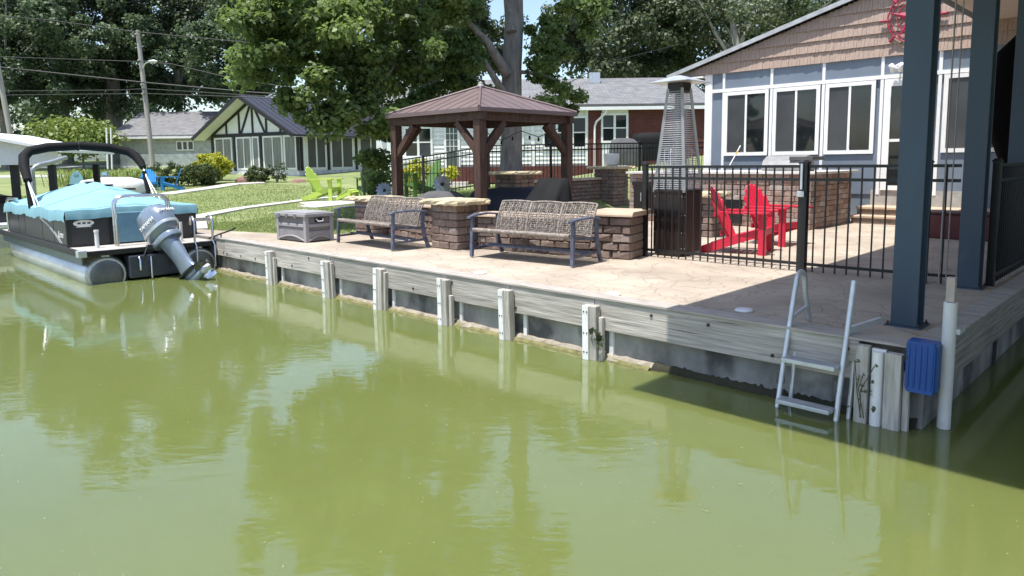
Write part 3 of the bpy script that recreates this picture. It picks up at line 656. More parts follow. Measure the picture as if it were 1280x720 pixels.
# deck caps
for i, (u, v) in enumerate(((930, 389), (766, 368.5), (600, 342), (452, 325))):
    p = Vector((0, 0, 0)); r = Fv+Xv*((u-640)/FPX)+Uv*((CY-v)/FPX); p = Vector((0, 0, ZC))+r*((ZD-ZC)/r.z)
    o = MB().lathe([(0, 0), (.085, 0), (.085, .012), (.07, .022), (0, .024)], 20).build('oval_cap', mat('white_cap', (.72, .75, .78), .4), None, (p.x, p.y, ZD+.002))
    tag(o, ['white oval deck cap lying in the roof shadow near the ladder', 'white oval deck cap at the deck edge in full sun, nearest the shadow', 'white oval deck cap at the deck edge in front of the larger bench', 'white oval deck cap at the deck edge in front of the smaller bench'][i], 'deck cap', 'white caps on the deck')

# ------------------------------------------------------------------ boathouse roof and posts
ZR = 4.68
rf = thing('boathouse_roof', 'boathouse roof with beige underside on navy steel posts', 'roof', W(2.12, -2.1, 0))
for k in range(17):
    y0 = .14+k*.778; MB().bx(.14, 9.6, y0, y0+.765, ZR, ZR+.03).build('soffit_panel', SOFFIT, rf)
MB().bx(0, 9.8, 0, .13, ZR-.002, ZR+.25).build('fascia', FASCIA, rf); MB().bx(0, .13, .133, 13.2, ZR-.002, ZR+.25).build('fascia', FASCIA, rf)
MB().bx(.02, 9.78, .02, 13.2, ZR+.252, ZR+.30).build('roof_deck', METR, rf)
MB().prism([Vector((.02, 0, ZR+.31)), Vector((9.78, 0, ZR+.31)), Vector((4.9, 0, ZR+1.6))], (0, .02, 0), (0, 13.2, 0)).build('roof_shell', METR, rf)
for y in (2.8, 5.5, 8.2): MB().bx(1.75, 9.6, y-.09, y+.09, ZR-.22, ZR-.002).build('beam', NAVY, rf)
POSTLAB = ['navy steel boathouse post nearest the water, beside the blue bumper', 'second navy steel boathouse post, where the side fence starts', 'farthest of the navy steel boathouse posts, at the right photo edge', 'navy boathouse post beyond the right edge']
for i, (s, t) in enumerate(((.3, .68), (.34, 3.0), (.36, 5.35))):
    p = thing('steel_post', POSTLAB[i], 'post', W(s, t, ZD), ANG+R(0), 'navy boathouse posts'); H = ZR-ZD-.003
    b_ = MB(); b_.bx(-.10, .10, -.098, -.082, .012, H); b_.bx(-.10, .10, .082, .098, .012, H); b_.bx(-.012, .012, -.082, .082, .012, H); b_.build('beam', NAVY, p, bevel=.003)
    MB().bx(-.092, -.018, -.081, .081, .012, H).build('web_cover', NAVY, p)
    for x in (-.115, .115):
        for y in (-.115, .115): MB().lathe([(0, 0), (.014, 0), (.014, .012), (.007, .012), (.007, .03), (0, .03)], 6).build('anchor_bolt', mat('rusty_bolt', (.05, .035, .03)), p, (x, y, .0125))
    MB().bx(-.14, .14, -.14, .14, 0, .012).build('base_plate', NAVY, p)
sw2 = thing('unseen_slip_wall', 'unseen dark board wall added to darken the boat slip water', 'wall', W(-5.2, -1.6, 0))  # out-of-view wall, added to cut skylight and mirror dark in the slip water
for k in range(16): MB().bx(0, .05, k*.315, k*.315+.305, -.3, ZR-.01).build('board', mat('dark_board', (.035, .033, .032), .8, var=.3), sw2)
# hoist ropes
o = MB().tube([W(.62, 2.95, ZD+.02)+Vector((0, 0, 0)), W(.60, 2.95, ZR)], .009, 6).tube([W(.55, 2.95, ZD+.02), W(.53, 2.95, ZR)], .007, 6).build('hoist_rope', mat('grey_rope', (.3, .28, .26), .9)); tag(o, 'pair of grey hoist ropes hanging beside the second navy post', 'rope')
o = MB().tube([W(-.35, 3.2, ZR), W(-.2, 3.3, ZR-.25), W(-.1, 3.35, ZR-.33), W(.2, 3.2, ZR-.22)], .014, 6).build('hanging_cable', RUBBER); tag(o, 'dark cable drooping under the boathouse ceiling', 'cable')

# ------------------------------------------------------------------ iron fences
PICK = {}
def picket(h, w=.016):
    k = round(h, 3)
    if k not in PICK: PICK[k] = MB().bx(-w/2, w/2, -w/2, w/2, 0, h).mesh('picket', BLACKM)
    return PICK[k]
def fence(name, label, a, b, h, gap, posts=(True, True), pw=.065, group='black iron fence runs', lift=.05, r2=.16, cat='fence', tubew=.035):
    a = Vector(a); b = Vector(b); d = b-a; L = math.hypot(d.x, d.y); ang = math.atan2(d.y, d.x); sl = d.z/L
    f = thing(name, label, cat, a, ang, group)
    for z in (lift+.05, h-r2, h):
        MB().bar((0, 0, z), (L, 0, z+sl*L), .03, tubew).build('rail', BLACKM, f)
    n = max(2, round(L/gap)); pm = picket(h-.02)
    for i in range(1, n): place('picket', pm, f, (L*i/n, 0, .01+sl*L*i/n))
    for k, x in ((0, 0), (1, L)):
        if posts[k]:
            q = MB().bx(-pw/2, pw/2, -pw/2, pw/2, 0, h+.05).build('post', BLACKM, f, (x, 0, sl*x-.02), bevel=.003); MB().loft([[Vector((sx*r_, sy*r_, z)) for sx, sy in ((-1, -1), (1, -1), (1, 1), (-1, 1))] for r_, z in ((pw*.58, h+.052), (pw*.58, h+.07), (pw*.3, h+.095))], False).build('post_cap', BLACKM, q)
    return f
fence('iron_fence', 'black iron fence in front of the red chairs and patio heater', W(4.42, 2.93), W(2.16, 2.93), 1.30, .115, (True, False))
gt = fence('iron_gate', 'black iron gate with latch between fence post and navy post', W(2.12, 2.93), W(.80, 2.98), 1.30, .13, (True, True), .1, cat='gate')
lt = MB(); lt.bx(-.015, .015, -.075, -.052, 1.02, 1.33); lt.bx(-.05, .04, -.085, -.052, .93, 1.0); lt.build('latch', ALU, gt, (-.01, 0, 0), bevel=.004)
fence('iron_fence', 'short piece of black iron fence between the gate and the second navy post', W(.74, 3.0), W(.48, 3.02), 1.30, .12, (False, False))
fence('iron_fence', 'black iron side fence running along the slip behind the second navy post', W(.2, 3.25), W(.2, 5.25), 1.30, .105, pw=.075)
fence('iron_fence', 'farther black iron side fence past the third navy post', W(.2, 5.6), W(.2, 10.8), 1.30, .11, pw=.075)
pA, pB, pC = Vector((-4.75, 23, 0)), Vector((-.66, 21, 0)), Vector((4.4, 23.2, 0)); pM = (pA+pB)/2; pN = pB.lerp(pC, .37); pO = pB.lerp(pC, .95)
pA.z, pM.z, pB.z, pN.z, pO.z = .75, 1.0, 1.28, 1.32, 1.36
fence('iron_fence', 'black iron fence rising behind the gazebo, left section in tree shade', pA, pM, 1.2, .13, tubew=.04)
fence('iron_fence', 'black iron fence behind the gazebo, section rising to the tree trunk', pM, pB, 1.2, .13, (False, True), tubew=.04)
fence('iron_fence', 'black iron fence in front of the big tree trunk and white siding', pB, pN, 1.2, .13, (False, True), tubew=.04)
fence('iron_fence', 'black iron fence in front of the red brick base, behind the pot', pN, pO, 1.2, .12, (False, True), tubew=.04)
fence('iron_fence', 'black iron fence behind the patio heater beside the brick wall', pO, pO+Vector((2.6, .4, .0)), 1.2, .10, (False, True), tubew=.04)

# ================================================================== GAZEBO
gz = thing('gazebo', 'brown timber gazebo with ribbed metal pyramid roof behind the benches', 'gazebo', W(8.0, 3.0, ZD))
GX, GY = 2.5, 2.42; ZB = 2.15; pw = .17
for x in (0, -GX):
    for y in (0, GY):
        q = MB().bx(-pw/2, pw/2, -pw/2, pw/2, 0, ZB-.002).build('post', GAZW, gz, (x, y, 0), bevel=.006)
        for dx, dy in ((-1 if x == 0 else 1, 0), (0, 1 if y == 0 else -1)):
            b_ = MB(); b_.bar((dx*.02, dy*.02, ZB-.62), (dx*.60, dy*.60, ZB-.02), .10, .12); b_.build('brace', GAZW, q, (0, 0, 0), bevel=.004)
            bl = MB()
            for k in (.12, .2): bl.lathe([(0, 0), (.018, 0), (.016, .012), (0, .014)], 6, (0, 0, 0))
            MB().box((dx*.09, dy*.09, ZB-.55), (.03, .03, .03)).build('bolt', TIMB, q)
for y in (0, GY): MB().bx(-GX-.14, .14, y-.055, y+.055, ZB, ZB+.19).build('beam', GAZW, gz, bevel=.005)
for x in (0, -GX): MB().bx(x-.055, x+.055, .058, GY-.058, ZB, ZB+.188).build('beam', GAZW, gz, bevel=.005)
for y, sg in ((0, -1), (GY, 1)):
    for x in (-.35, -.42, -1.25, -1.32, -2.1, -2.17): MB().box((x, y+sg*.058, ZB+.1), (.024, .012, .024)).build('bolt', TIMB, gz)
for y in (.35, .42, 1.2, 1.27, 2.0, 2.07): MB().box((.058, y, ZB+.1), (.012, .024, .024)).build('bolt', TIMB, gz)
ov = .14; cx_, cy_ = -GX/2, GY/2; ze = ZB+.215; zp = ZB+.76; ap = Vector((cx_, cy_, zp))
cor = [Vector((.0+ov, -ov, ze)), Vector((.0+ov, GY+ov, ze)), Vector((-GX-ov, GY+ov, ze)), Vector((-GX-ov, -ov, ze))]
for k in range(4):
    a, b = cor[k], cor[(k+1) % 4]; dn = Vector((0, 0, -.03))
    m_ = MB(); m_.add([a, b, ap, a+dn, b+dn, ap+dn], [(0, 1, 2), (5, 4, 3), (0, 3, 4, 1), (1, 4, 5, 2), (2, 5, 3, 0)]); pnl = m_.build('roof_panel', GAZR, gz)
    nr = 9; nrm = (b-a).cross(ap-a).normalized(); nrm = nrm if nrm.z > 0 else -nrm
    for i in range(1, nr):
        f = i/nr; e = a.lerp(b, f); mid = (a+b)/2; up = ap-mid; tmax = 1-abs(f-.5)*2
        MB().bar(e+nrm*.005, e+up*tmax*.985+nrm*.005, .016, .007, nrm).build('roof_rib', GAZR, pnl)
    MB().bar(a+Vector((0, 0, -.03)), b+Vector((0, 0, -.03)), .04, .075).build('eave_trim', GAZR, pnl)
    MB().tube([a+Vector((0, 0, .012)), a.lerp(ap, .5)+Vector((0, 0, .014)), ap+Vector((0, 0, .016))], [.028, .028, .022], 8).build('hip_cap', GAZR, gz)
MB().lathe([(0, .0), (.10, -.03), (.07, .03), (.045, .06), (.05, .085), (0, .11)], 12, (cx_, cy_, zp)).build('finial', mat('dull_finial', (.3, .28, .27), .5), gz)
lt = MB(); lt.tube([(-.1, GY, ZB-.05), (-.6, GY-.2, ZB-.25), (-1.2, GY-.1, ZB-.1), (-1.9, GY, ZB-.28), (-2.4, GY, ZB-.08)], .01, 5)
for p in ((-.6, GY-.2, ZB-.29), (-.9, GY-.15, ZB-.24), (-1.5, GY-.05, ZB-.24), (-1.9, GY, ZB-.32)): lt.tube([(p[0], p[1], p[2]+.03), (p[0], p[1], p[2]-.05)], [.02, .025], 6)
tag(lt.build('string_lights', BLACKM, None, W(8.0, 3.0, ZD), ANG), 'black string light cable drooping at the back of the gazebo', 'string lights')

def cloth_ring(w, d, z, seed, wob=.06, n=28, cx=0, cy=0, sq=4):
    g = random.Random(seed); o = []; ph = [g.uniform(0, 6) for _ in range(4)]
    for i in range(n):
        a = 2*math.pi*i/n; c, s = math.cos(a), math.sin(a); r = (abs(c)**sq+abs(s)**sq)**(-1/sq)
        k = 1+wob*(math.sin(5*a+ph[0])*.5+math.sin(9*a+ph[1])*.4+math.sin(14*a+ph[2])*.3)
        o.append(Vector((cx+c*r*w/2*k, cy+s*r*d/2*k, z)))
    return o
def covered(name, label, s, t, rot, levels, m, seed, cat='cover'):
    """levels: (width, depth, z, wobble, dx, dy)"""
    mb = MB(); mb.loft([cloth_ring(w, d, z, seed, wb, 36, dx, dy) for w, d, z, wb, dx, dy in levels], True)
    return tag(mb.build(name, m, None, W(s, t, ZD), ANG+rot), label, cat)
covered('covered_chair', 'black weather cover over an upright chair behind the large bench', 7.35, 4.1, .2, [(.95, .9, 0, .2, 0, 0), (.88, .84, .35, .18, 0, 0), (.80, .74, .62, .16, .0, .03), (.66, .40, .92, .10, .03, .12), (.60, .22, 1.06, .05, .03, .15), (.5, .1, 1.085, .03, .03, .15)], BLKF, 3)
covered('covered_grill', 'grey cover humped over furniture left of the gazebo front post', 9.55, 3.3, .1, [(1.15, .9, 0, .06, 0, 0), (1.1, .85, .5, .06, 0, 0), (.9, .7, .72, .05, .05, 0), (.5, .4, .83, .04, .1, 0), (.2, .15, .845, .02, .1, 0)], GREYF, 5)
covered('covered_table', 'dark navy cover over a wide table inside the gazebo', 8.9, 4.9, 0, [(2.3, 1.5, 0, .03, 0, 0), (2.25, 1.45, .55, .03, 0, 0), (1.9, 1.2, .80, .03, 0, 0), (.8, .5, .86, .02, 0, 0)], mat('navy_canvas', (.012, .014, .026), .75, var=.2), 8)
def pinwheel(label, p, r, m, seed, rot):
    t = thing('pinwheel_flower', label, 'garden ornament', (p.x, p.y, ground(p.x, p.y)), rot); h = p.z-ground(p.x, p.y)
    MB().tube([(0, .02, -.1), (0, .02, h)], .012, 6).build('stake', BLACKM, t)
    for ring, (rr, k) in enumerate(((r, 14), (r*.7, 11))):
        for i in range(k):
            a = 2*math.pi*i/k+ring*.2; c, s = math.cos(a), math.sin(a); pr = Vector((-s, 0, c))
            q = [Vector((c*rr*.15, -.01-ring*.015, s*rr*.15)), Vector((c*rr*.7, -.03-ring*.015, s*rr*.7))+pr*rr*.2, Vector((c*rr, -.01-ring*.02, s*rr)), Vector((c*rr*.7, .0-ring*.02, s*rr*.7))-pr*rr*.2]
            q = [Vector((v.x, v.y, v.z+h)) for v in q]; MB().add(q+[v+Vector((0, .006, 0)) for v in q], [(0, 1, 2, 3), (7, 6, 5, 4), (0, 4, 5, 1), (1, 5, 6, 2), (2, 6, 7, 3), (3, 7, 4, 0)]).build('petal', m, t)
    MB().lathe([(0, -.0), (r*.2, 0), (r*.16, .03), (0, .04)], 12).build('hub', mat('hub_blue', (.02, .03, .06), .3), t, (0, -.045, h), (R(90), 0, 0))
pinwheel('silver metal pinwheel flower in front of the fence under the gazebo', at(553, 230, 17.2), .24, ALU, 1, 0)
pinwheel('white and blue petalled ornament beside the left gazebo post', at(480, 238, 16.4), .20, mat('pale_blue_petal', (.55, .62, .75), .4), 2, .3)

# ================================================================== WICKER BENCHES
def make_bench(label):
    t = thing('wicker_bench', label, 'bench', (0, 0, 0), 0, 'wicker benches on the dock'); L = 1.84; Dp = .70; g = random.Random(2)
    def seat_p(u, v):   # u along, v front->back
        x = -L/2+.06+u*(L-.12); y = -Dp/2+.03+v*(Dp-.14); z = .40+.035*math.cos((v-.15)*2.2)-.05*v; 
        return Vector((x, y, z))
    mb = MB(); nu, nv = 74, 20
    for j in range(nv):
        v0, v1 = j/nv, (j+.82)/nv
        for i in range(nu):
            up = .006 if (i+j) % 2 else -.002; u0, u1 = i/nu, (i+.94)/nu
            a, b, c, d = seat_p(u0, v0), seat_p(u1, v0), seat_p(u1, v1), seat_p(u0, v1); o = Vector((0, 0, up))
            mb.add([a+o, b+o, c+o, d+o], [(0, 1, 2, 3)])
    mb.grid(lambda u, v: seat_p(u, v)-Vector((0, 0, .012)), 20, 8)
    for vv in (-.0,): mb.tube([seat_p(k/10, 0)-Vector((0, 0, .02)) for k in range(11)], .03, 8)
    mb.tube([seat_p(0, k/6)-Vector((0, 0, .015)) for k in range(7)], .024, 8); mb.tube([seat_p(1, k/6)-Vector((0, 0, .015)) for k in range(7)], .024, 8)
    mb.build('seat', WICK, t)
    def back_p(x, w):   # w 0 bottom .. 1 top
        z = .36+w*.44; y = Dp/2-.16+w*.17-.03*math.sin(w*math.pi); return Vector((x, y, z))
    pwid = (L-.12)/3
    for k in range(3):
        x0 = -L/2+.06+k*pwid+.004; x1 = x0+pwid-.008; mb = MB(); bulge = lambda x: .035*math.sin(math.pi*(x-x0)/(x1-x0))
        def bp(u, w): 
            x = x0+(x1-x0)*u; q = back_p(x, w); return q+Vector((0, bulge(x)*.6, .012*math.sin(math.pi*u)*w))
        nh = 15
        for j in range(nh+1):
            w_ = j/nh; th = .017 if j % 3 else .021
            pts = [bp(i/12, w_)+Vector((0, .006*(1 if (i+j) % 2 else -1), g.uniform(-.002, .002))) for i in range(13)]
            for i in range(12): mb.bar(pts[i], pts[i+1], .007, th, (0, 0, 1))
        for i in range(17):
            if i % 4 == 3: continue
            u_ = i/16; pts = [bp(u_, j/10)+Vector((g.uniform(-.002, .002), .006*(1 if (i+j) % 2 else -1), 0)) for j in range(11)]
            for j in range(10): mb.bar(pts[j], pts[j+1], .017, .007, (0, 1, 0))
        for w_ in (0, 1): mb.tube([bp(i/8, w_) for i in range(9)], .017, 6)
        for u_ in (0, 1): mb.tube([bp(u_, j/8) for j in range(9)], .015, 6)
        mb.build('backrest', WICK, t)
    for sx in (-1, 1):
        x = sx*(L/2-.02)
        MB().bar((x, -Dp/2+.03, .012), (x-sx*.005, -Dp/2+.06, .60), .05, .045, (0, 1, 0)).build('leg', BLUEG, t, bevel=.005)
        lg = MB(); lg.loft([[Vector((x+a, y+b, z)) for a, b in ((-.02, -.03), (.02, -.03), (.02, .03), (-.02, .03))] for y, z in ((Dp/2+.02, .012), (Dp/2-.06, .22), (Dp/2-.09, .42), (Dp/2-.07, .605))], False); lg.build('leg', BLUEG, t, bevel=.004)
        ar = MB(); ar.loft([[Vector((x+a, y, z+b)) for a, b in ((-.032, -.014), (.032, -.014), (.032, .014), (-.032, .014))] for y, z in ((-Dp/2-.03, .595), (-Dp/2+.1, .625), (.05, .635), (Dp/2-.08, .615), (Dp/2-.02, .60))], True); ar.build('armrest', BLUEG, t)
        MB().bar((x-sx*.002, -Dp/2+.06, .13), (x, Dp/2-.02, .15), .026, .035).build('stretcher', BLUEG, t)
        MB().bar((x-sx*.03, -Dp/2+.05, .375), (x-sx*.03, Dp/2-.08, .34), .03, .04).build('seat_rail', BLUEG, t)
    MB().bar((-L/2, .08, .17), (L/2, .08, .17), .05, .03).build('stretcher', BLUEG, t); MB().bar((-L/2, -.05, .165), (L/2, -.05, .165), .03, .025).build('stretcher', BLUEG, t)
    return t
bn = make_bench('larger wicker bench, nearer one, right of the yellow-capped pillar')
bc = (W(6.32, 1.15)+W(4.51, 1.32))/2+E2*.36; bn.location = bc; bn.rotation_euler = (0, 0, ANG+R(5))
b2 = copy_tree(bn); b2['label'] = 'second wicker bench farther along, beside the grey deck box'
bc = W(8.65, 1.24); b2.location = bc; b2.rotation_euler = (0, 0, ANG-R(4))

# deck box
bx_ = thing('deck_box', 'grey resin deck box with light frame and latched lid at the dock end', 'storage box', W(10.5, .86), ANG+R(3))
BW, BD, BH = .98, .58, .50
MB().bx(-BW/2+.02, BW/2-.02, -BD/2+.02, BD/2-.02, .02, BH-.02).build('body', BOXD, bx_)
fr = MB()
for x in (-BW/2, BW/2-.075): fr.bx(x, x+.075, -BD/2-.005, -BD/2+.07, 0, BH-.04); fr.bx(x, x+.075, BD/2-.07, BD/2+.005, 0, BH-.04)
fr.bx(-BW/2+.075, BW/2-.075, -BD/2+.004, -BD/2+.03, .27, .33); fr.bx(BW/2-.03, BW/2-.004, -BD/2+.07, BD/2-.07, .27, .33)
fr.build('frame', BOXL, bx_, bevel=.008)
for sd in (0, 1):
    W_ = (BW if sd == 0 else BD)/2-.07; pts = [Vector((-W_, 0, .20)), Vector((-W_, 0, .02))]+[Vector((-W_+2*W_*k/10, 0, .02+.075*math.sin(math.pi*k/10))) for k in range(11)]+[Vector((W_, 0, .20))]
    o = MB().prism(pts, (0, 0, 0), (0, .022, 0)).build('lower_panel', mat('grey_panel', (.23, .222, .226), .6), bx_, (0, -BD/2+.006, 0) if sd == 0 else (BW/2-.006, 0, 0), (0, 0, 0) if sd == 0 else (0, 0, R(90)))
    MB().tube([Vector((-W_+2*W_*k/10, -.004, .035+.075*math.sin(math.pi*k/10))) for k in range(11)], .014, 6).build('arch_trim', BOXL, o)
MB().bx(BW/2-.018, BW/2+.003, -.09, .09, .36, .43).build('handle_recess', RUBBER, bx_); MB().tube([(BW/2+.004, -.07, .42), (BW/2+.03, -.05, .375), (BW/2+.03, .05, .375), (BW/2+.004, .07, .42)], .01, 6).build('handle', WHITE, bx_)
lid = MB().bx(-BW/2-.025, BW/2+.025, -BD/2-.03, BD/2+.02, BH-.04, BH+.02).bx(-BW/2+.03, BW/2-.03, -BD/2+.03, BD/2-.03, BH+.02, BH+.04).build('lid', BOXL, bx_, bevel=.012)
for x in (-.38, -.12, .16): MB().bx(x, x+.08, -BD/2-.04, -BD/2-.028, BH-.06, BH+.005).build('latch', BOXD, lid)

# ================================================================== ADIRONDACK CHAIRS
def make_adirondack(label, m, group, legrest=False):
    t = thing('adirondack_chair', label, 'chair', (0, 0, 0), 0, group)         # faces -Y
    for i in range(7):
        k = i-3; top = .98-.022*k*k; x = k*.082; sp = 1+.12
        b0 = Vector((x*.86, .20, .22)); b1 = Vector((x*1.12, .20+(top-.22)*.42, top)); mb = MB(); d = (b1-b0)
        prof = []
        for w_, zz in ((.036, 0), (.037, .5), (.039, .9), (.034, .965), (.018, 1.0)):
            c = b0+d*zz; prof.append([c+Vector((-w_, -.011, 0)), c+Vector((w_, -.011, 0)), c+Vector((w_, .011, .004)), c+Vector((-w_, .011, .004))])
        mb.loft(prof, False); mb.build('back_slat', m, t)
    for i in range(6):
        y = -.28+i*.088; z = .375-.028*i+(.0 if i else -.012); MB().box((0, y, z), (.53, .08, .022), Matrix.Rotation(R(-15), 3, 'X')).build('seat_slat', m, t)
    MB().box((0, -.335, .335), (.53, .022, .10)).build('front_apron', m, t)
    for sx in (-1, 1):
        MB().bx(sx*.30-.018, sx*.30+.018, -.36, -.25, 0, .60).build('front_leg', m, t)
        st = MB(); st.add([Vector((sx*.262+e, y, z)) for e in (-.017, .017) for y, z in ((-.32, .28), (-.32, .385), (.18, .25), (.58, .10), (.60, .0), (.48, .0), (.12, .13))], [(0, 1, 2, 3, 4, 5, 6), (13, 12, 11, 10, 9, 8, 7)]+[(i, (i+1) % 7, 7+(i+1) % 7, 7+i) for i in range(7)]); st.build('rear_leg', m, t)
        ar = [(-.41, -.05), (-.41, .05), (-.38, .075), (.05, .07), (.34, .03), (.34, -.045), (.0, -.06)]
        MB().prism([Vector((sx*(.31)+sx*x, y, .602)) for y, x in ar], (0, 0, 0), (0, 0, .024)).build('armrest', m, t)
        MB().bar((sx*.30, -.25, .50), (sx*.31, -.25, .60), .03, .05).build('arm_bracket', m, t)
    MB().box((0, .375, .585), (.70, .03, .07)).build('back_support', m, t); MB().box((0, .30, .30), (.50, .03, .08)).build('back_support', m, t)
    return t
ch = make_adirondack('red Adirondack chair seen from the side, left one nearer the heater', RED, 'red chairs on the patio')
FACE = ANG+R(90)      # facing rightwards along the seawall
ch.location = W(3.52, 4.25); ch.rotation_euler = (0, 0, FACE+R(14))
c2 = copy_tree(ch); c2['label'] = 'red Adirondack chair on the right, showing its fan of back slats'; c2.location = W(3.62, 5.55); c2.rotation_euler = (0, 0, FACE-R(10))
lm = make_adirondack('lime green Adirondack chair on the lawn by the dock box, sunlit', LIME, 'green chairs on the lawn')
p = gp(407, 252); lm.location = p+Vector((0, 0, .04)); lm.rotation_euler = (0, 0, R(78)); lm.scale = (1.15, 1.15, 1.15)
ot = thing('footrest', 'lime slatted footrest in front of the lime chair', 'footrest', gp(436, 252)+Vector((0, 0, .04)), R(78))
for i in range(6): MB().box((0, -.25+i*.09, .36-.05*abs(i-1.5)), (.52, .08, .022), Matrix.Rotation(R(22 if i < 2 else -18), 3, 'X')).build('slat', LIME, ot)
for sx in (-1, 1): MB().bar((sx*.25, -.25, .30), (sx*.25, .32, .05), .03, .09).build('side_rail', LIME, ot); MB().bx(sx*.28-.016, sx*.28+.016, -.2, -.1, 0, .32).build('leg', LIME, ot)
g2 = make_adirondack('dark green Adirondack chair in tree shade at the fence end', GRN, 'green chairs on the lawn')
p = gp(463, 250); g2.location = p; g2.rotation_euler = (0, 0, R(200)); g2.scale = (1.2, 1.2, 1.2)
g3 = copy_tree(g2); g3['label'] = 'green Adirondack chair behind the fence, right of the left gazebo post'; p = at(527, 240, 22.5); g3.location = (p.x, p.y, ground(p.x, p.y)); g3.rotation_euler = (0, 0, R(-60))
bl = make_adirondack('blue Adirondack chair beyond the boat cover, left one facing the dock', BLU, 'blue chairs on the far lawn')
p = gp(188, 238); bl.location = p; bl.rotation_euler = (0, 0, R(30))
bl2 = copy_tree(bl); bl2['label'] = 'blue Adirondack chair beyond the boat, right one seen edge-on'; p = gp(213, 238); bl2.location = p; bl2.rotation_euler = (0, 0, R(-70))

# ================================================================== PATIO HEATER
ht = thing('patio_heater', 'tall pyramid patio heater with slotted dark base behind the fence post', 'heater', W(4.17, 3.40), ANG)
hw = .255; HB = .93
MB().bx(-hw+.02, hw-.02, -hw+.02, hw-.02, .05, HB-.01).build('inner_core', RUBBER, ht)
for f_ in range(4):
    q = MB(); ang = f_*math.pi/2; mm = HEATR if f_ == 1 else HEATD
    o = MB().bx(-hw+.012, hw-.012, -hw, -hw+.012, .06, HB).build('side_panel', mm, ht, (0, 0, 0), (0, 0, ang))
    if f_ == 0:
        for k in range(5): MB().bx(-.20+k*.088, -.155+k*.088, -hw-.008, -hw-.001, .1, .58).build('louvre', HEATD, o)
        MB().bx(-.22, .2, -hw-.006, -hw-.001, .62, .86).build('door_panel', mat('heater_door', (.02, .018, .018), .3), o)
    for z in (.12, .35, .6, .87): 
        for x in (-hw+.03, hw-.03): MB().lathe([(0, 0), (.008, 0), (0, .006)], 6).build('screw', ALU, o, (x, -hw-.001, z), (R(90), 0, 0))
for sx in (-1, 1):
    for sy in (-1, 1):
        MB().bar((sx*(hw-.005), sy*(hw-.005), HB), (sx*.115, sy*.115, 2.42), .035, .035, (sx, -sy, 0)).build('corner_bar', ALU, ht)
tb = thing; MB().tube([(0, 0, HB), (0, 0, 2.40)], .055, 14).build('glass_tube', mat('heater_glass', (.25, .25, .25), .08, var=.3), ht)
for f_ in range(4):
    gm = MB()
    for k in range(46):
        z = HB+.05+k*.031; f = (z-HB)/(2.42-HB); hh = (hw-.008)*(1-f)+.113*f; gm.tube([(-hh, -hh, z), (hh, -hh, z)], .005, 4, False)
    gm.tube([(-.12, -.20, HB+.05), (-.12, -.175, HB+.62), (-.02, -.17, HB+.64), (-.02, -.20, HB+.05)], .008, 5)
    gm.build('grille', ALU, ht, (0, 0, 0), (0, 0, f_*math.pi/2))
MB().bx(-hw-.01, hw+.01, -hw-.01, hw+.01, HB+.002, HB+.03).build('top_plate', HEATD, ht); MB().bx(-.12, .12, -.12, .12, 2.36, 2.50).build('burner', RUBBER, ht)
MB().loft([[Vector((sx*r, sy*r, z)) for sx, sy in ((-1, -1), (1, -1), (1, 1), (-1, 1))] for r, z in ((.315, 2.50), (.32, 2.508), (.06, 2.60), (.02, 2.61))], False).build('hood', ALU, ht)
MB().tube([(-hw+.05, -hw+.01, .04), (hw-.05, -hw+.01, .04)], .035, 10).build('wheel', RUBBER, ht)

# pot
pp = thing('flower_pot', 'white round pot standing on the back stone pillar', 'pot', W(11.1, 11.1, ZD+1.237)); MB().lathe([(0, 0), (.16, 0), (.21, .12), (.225, .33), (.235, .36), (.215, .36), (.19, .1), (0, .08)], 24).build('pot_body', WHITE, pp)
for r_ in range(4):
    for k in range(18):
        a = 2*math.pi*(k+.5*(r_ % 2))/18; rr = .19+.011*r_; MB().box((rr*math.cos(a), rr*math.sin(a), .08+r_*.07), (.02, .02, .035), Matrix.Rotation(a, 3, 'Z')).build('relief', WHITE, pp)

# ================================================================== LADDER, BUMPER, PIPE
ld = thing('dock_ladder', 'aluminium two-step boarding ladder hooked over the seawall corner', 'ladder', W(.725, 0, 0))
xl, xr = -.24, .22
def rl(name, pts, r=.021): return MB().tube(pts, r, 10).build(name, ALU, ld)
arc = [Vector((xl, .10+.09*math.cos(R(a)), 0.985+.09*math.sin(R(a)))) for a in range(180, -10, -20)]
rl('side_rail', [(xl-.005, -.36, -.35), (xl, -.20, .3), (xl, -.02, .90)]+arc+[(xl, .20, .9), (xl, .30, .64)])
rl('rail_brace', [(xl, -.08, .70), (xl, .14, .74), (xl, .29, .76)], .016)
rl('side_rail', [(xr+.005, -.36, -.35), (xr, -.20, .3), (xr, -.02, .98), (xr, .0, 1.06)])
MB().bar((xr, -.09, .68), (xr+.1, .36, .70), .03, .05).build('rail_brace', ALU, ld)
for x in (xl+.055, xr+.055): rl('lower_rail', [(x, -.22, -.33), (x, -.12, .25), (x, -.07, .62)], .018)
for z, y in ((.385, -.22), (.06, -.30)):
    s_o = MB().bx(xl+.02, xr-.02, y-.07, y+.05, z, z+.032).build('step', ALU, ld, bevel=.004)
    for k in range(4): MB().bx(xl+.03, xr-.03, y-.065+k*.03, y-.055+k*.03, z+.0335, z+.038).build('tread_rib', mat('tread_rib', (.45, .46, .47), .5, .6), s_o)
for x in (xl, xr): MB().box((x-.02, -.19, .235), (.05, .05, .12)).build('hinge', mat('dark_hinge', (.12, .12, .13), .4, .6), ld)
bmp = thing('dock_bumper', 'bright blue ribbed plastic bumper fixed at the seawall corner', 'bumper', W(-.05, -.125, .335), ANG)
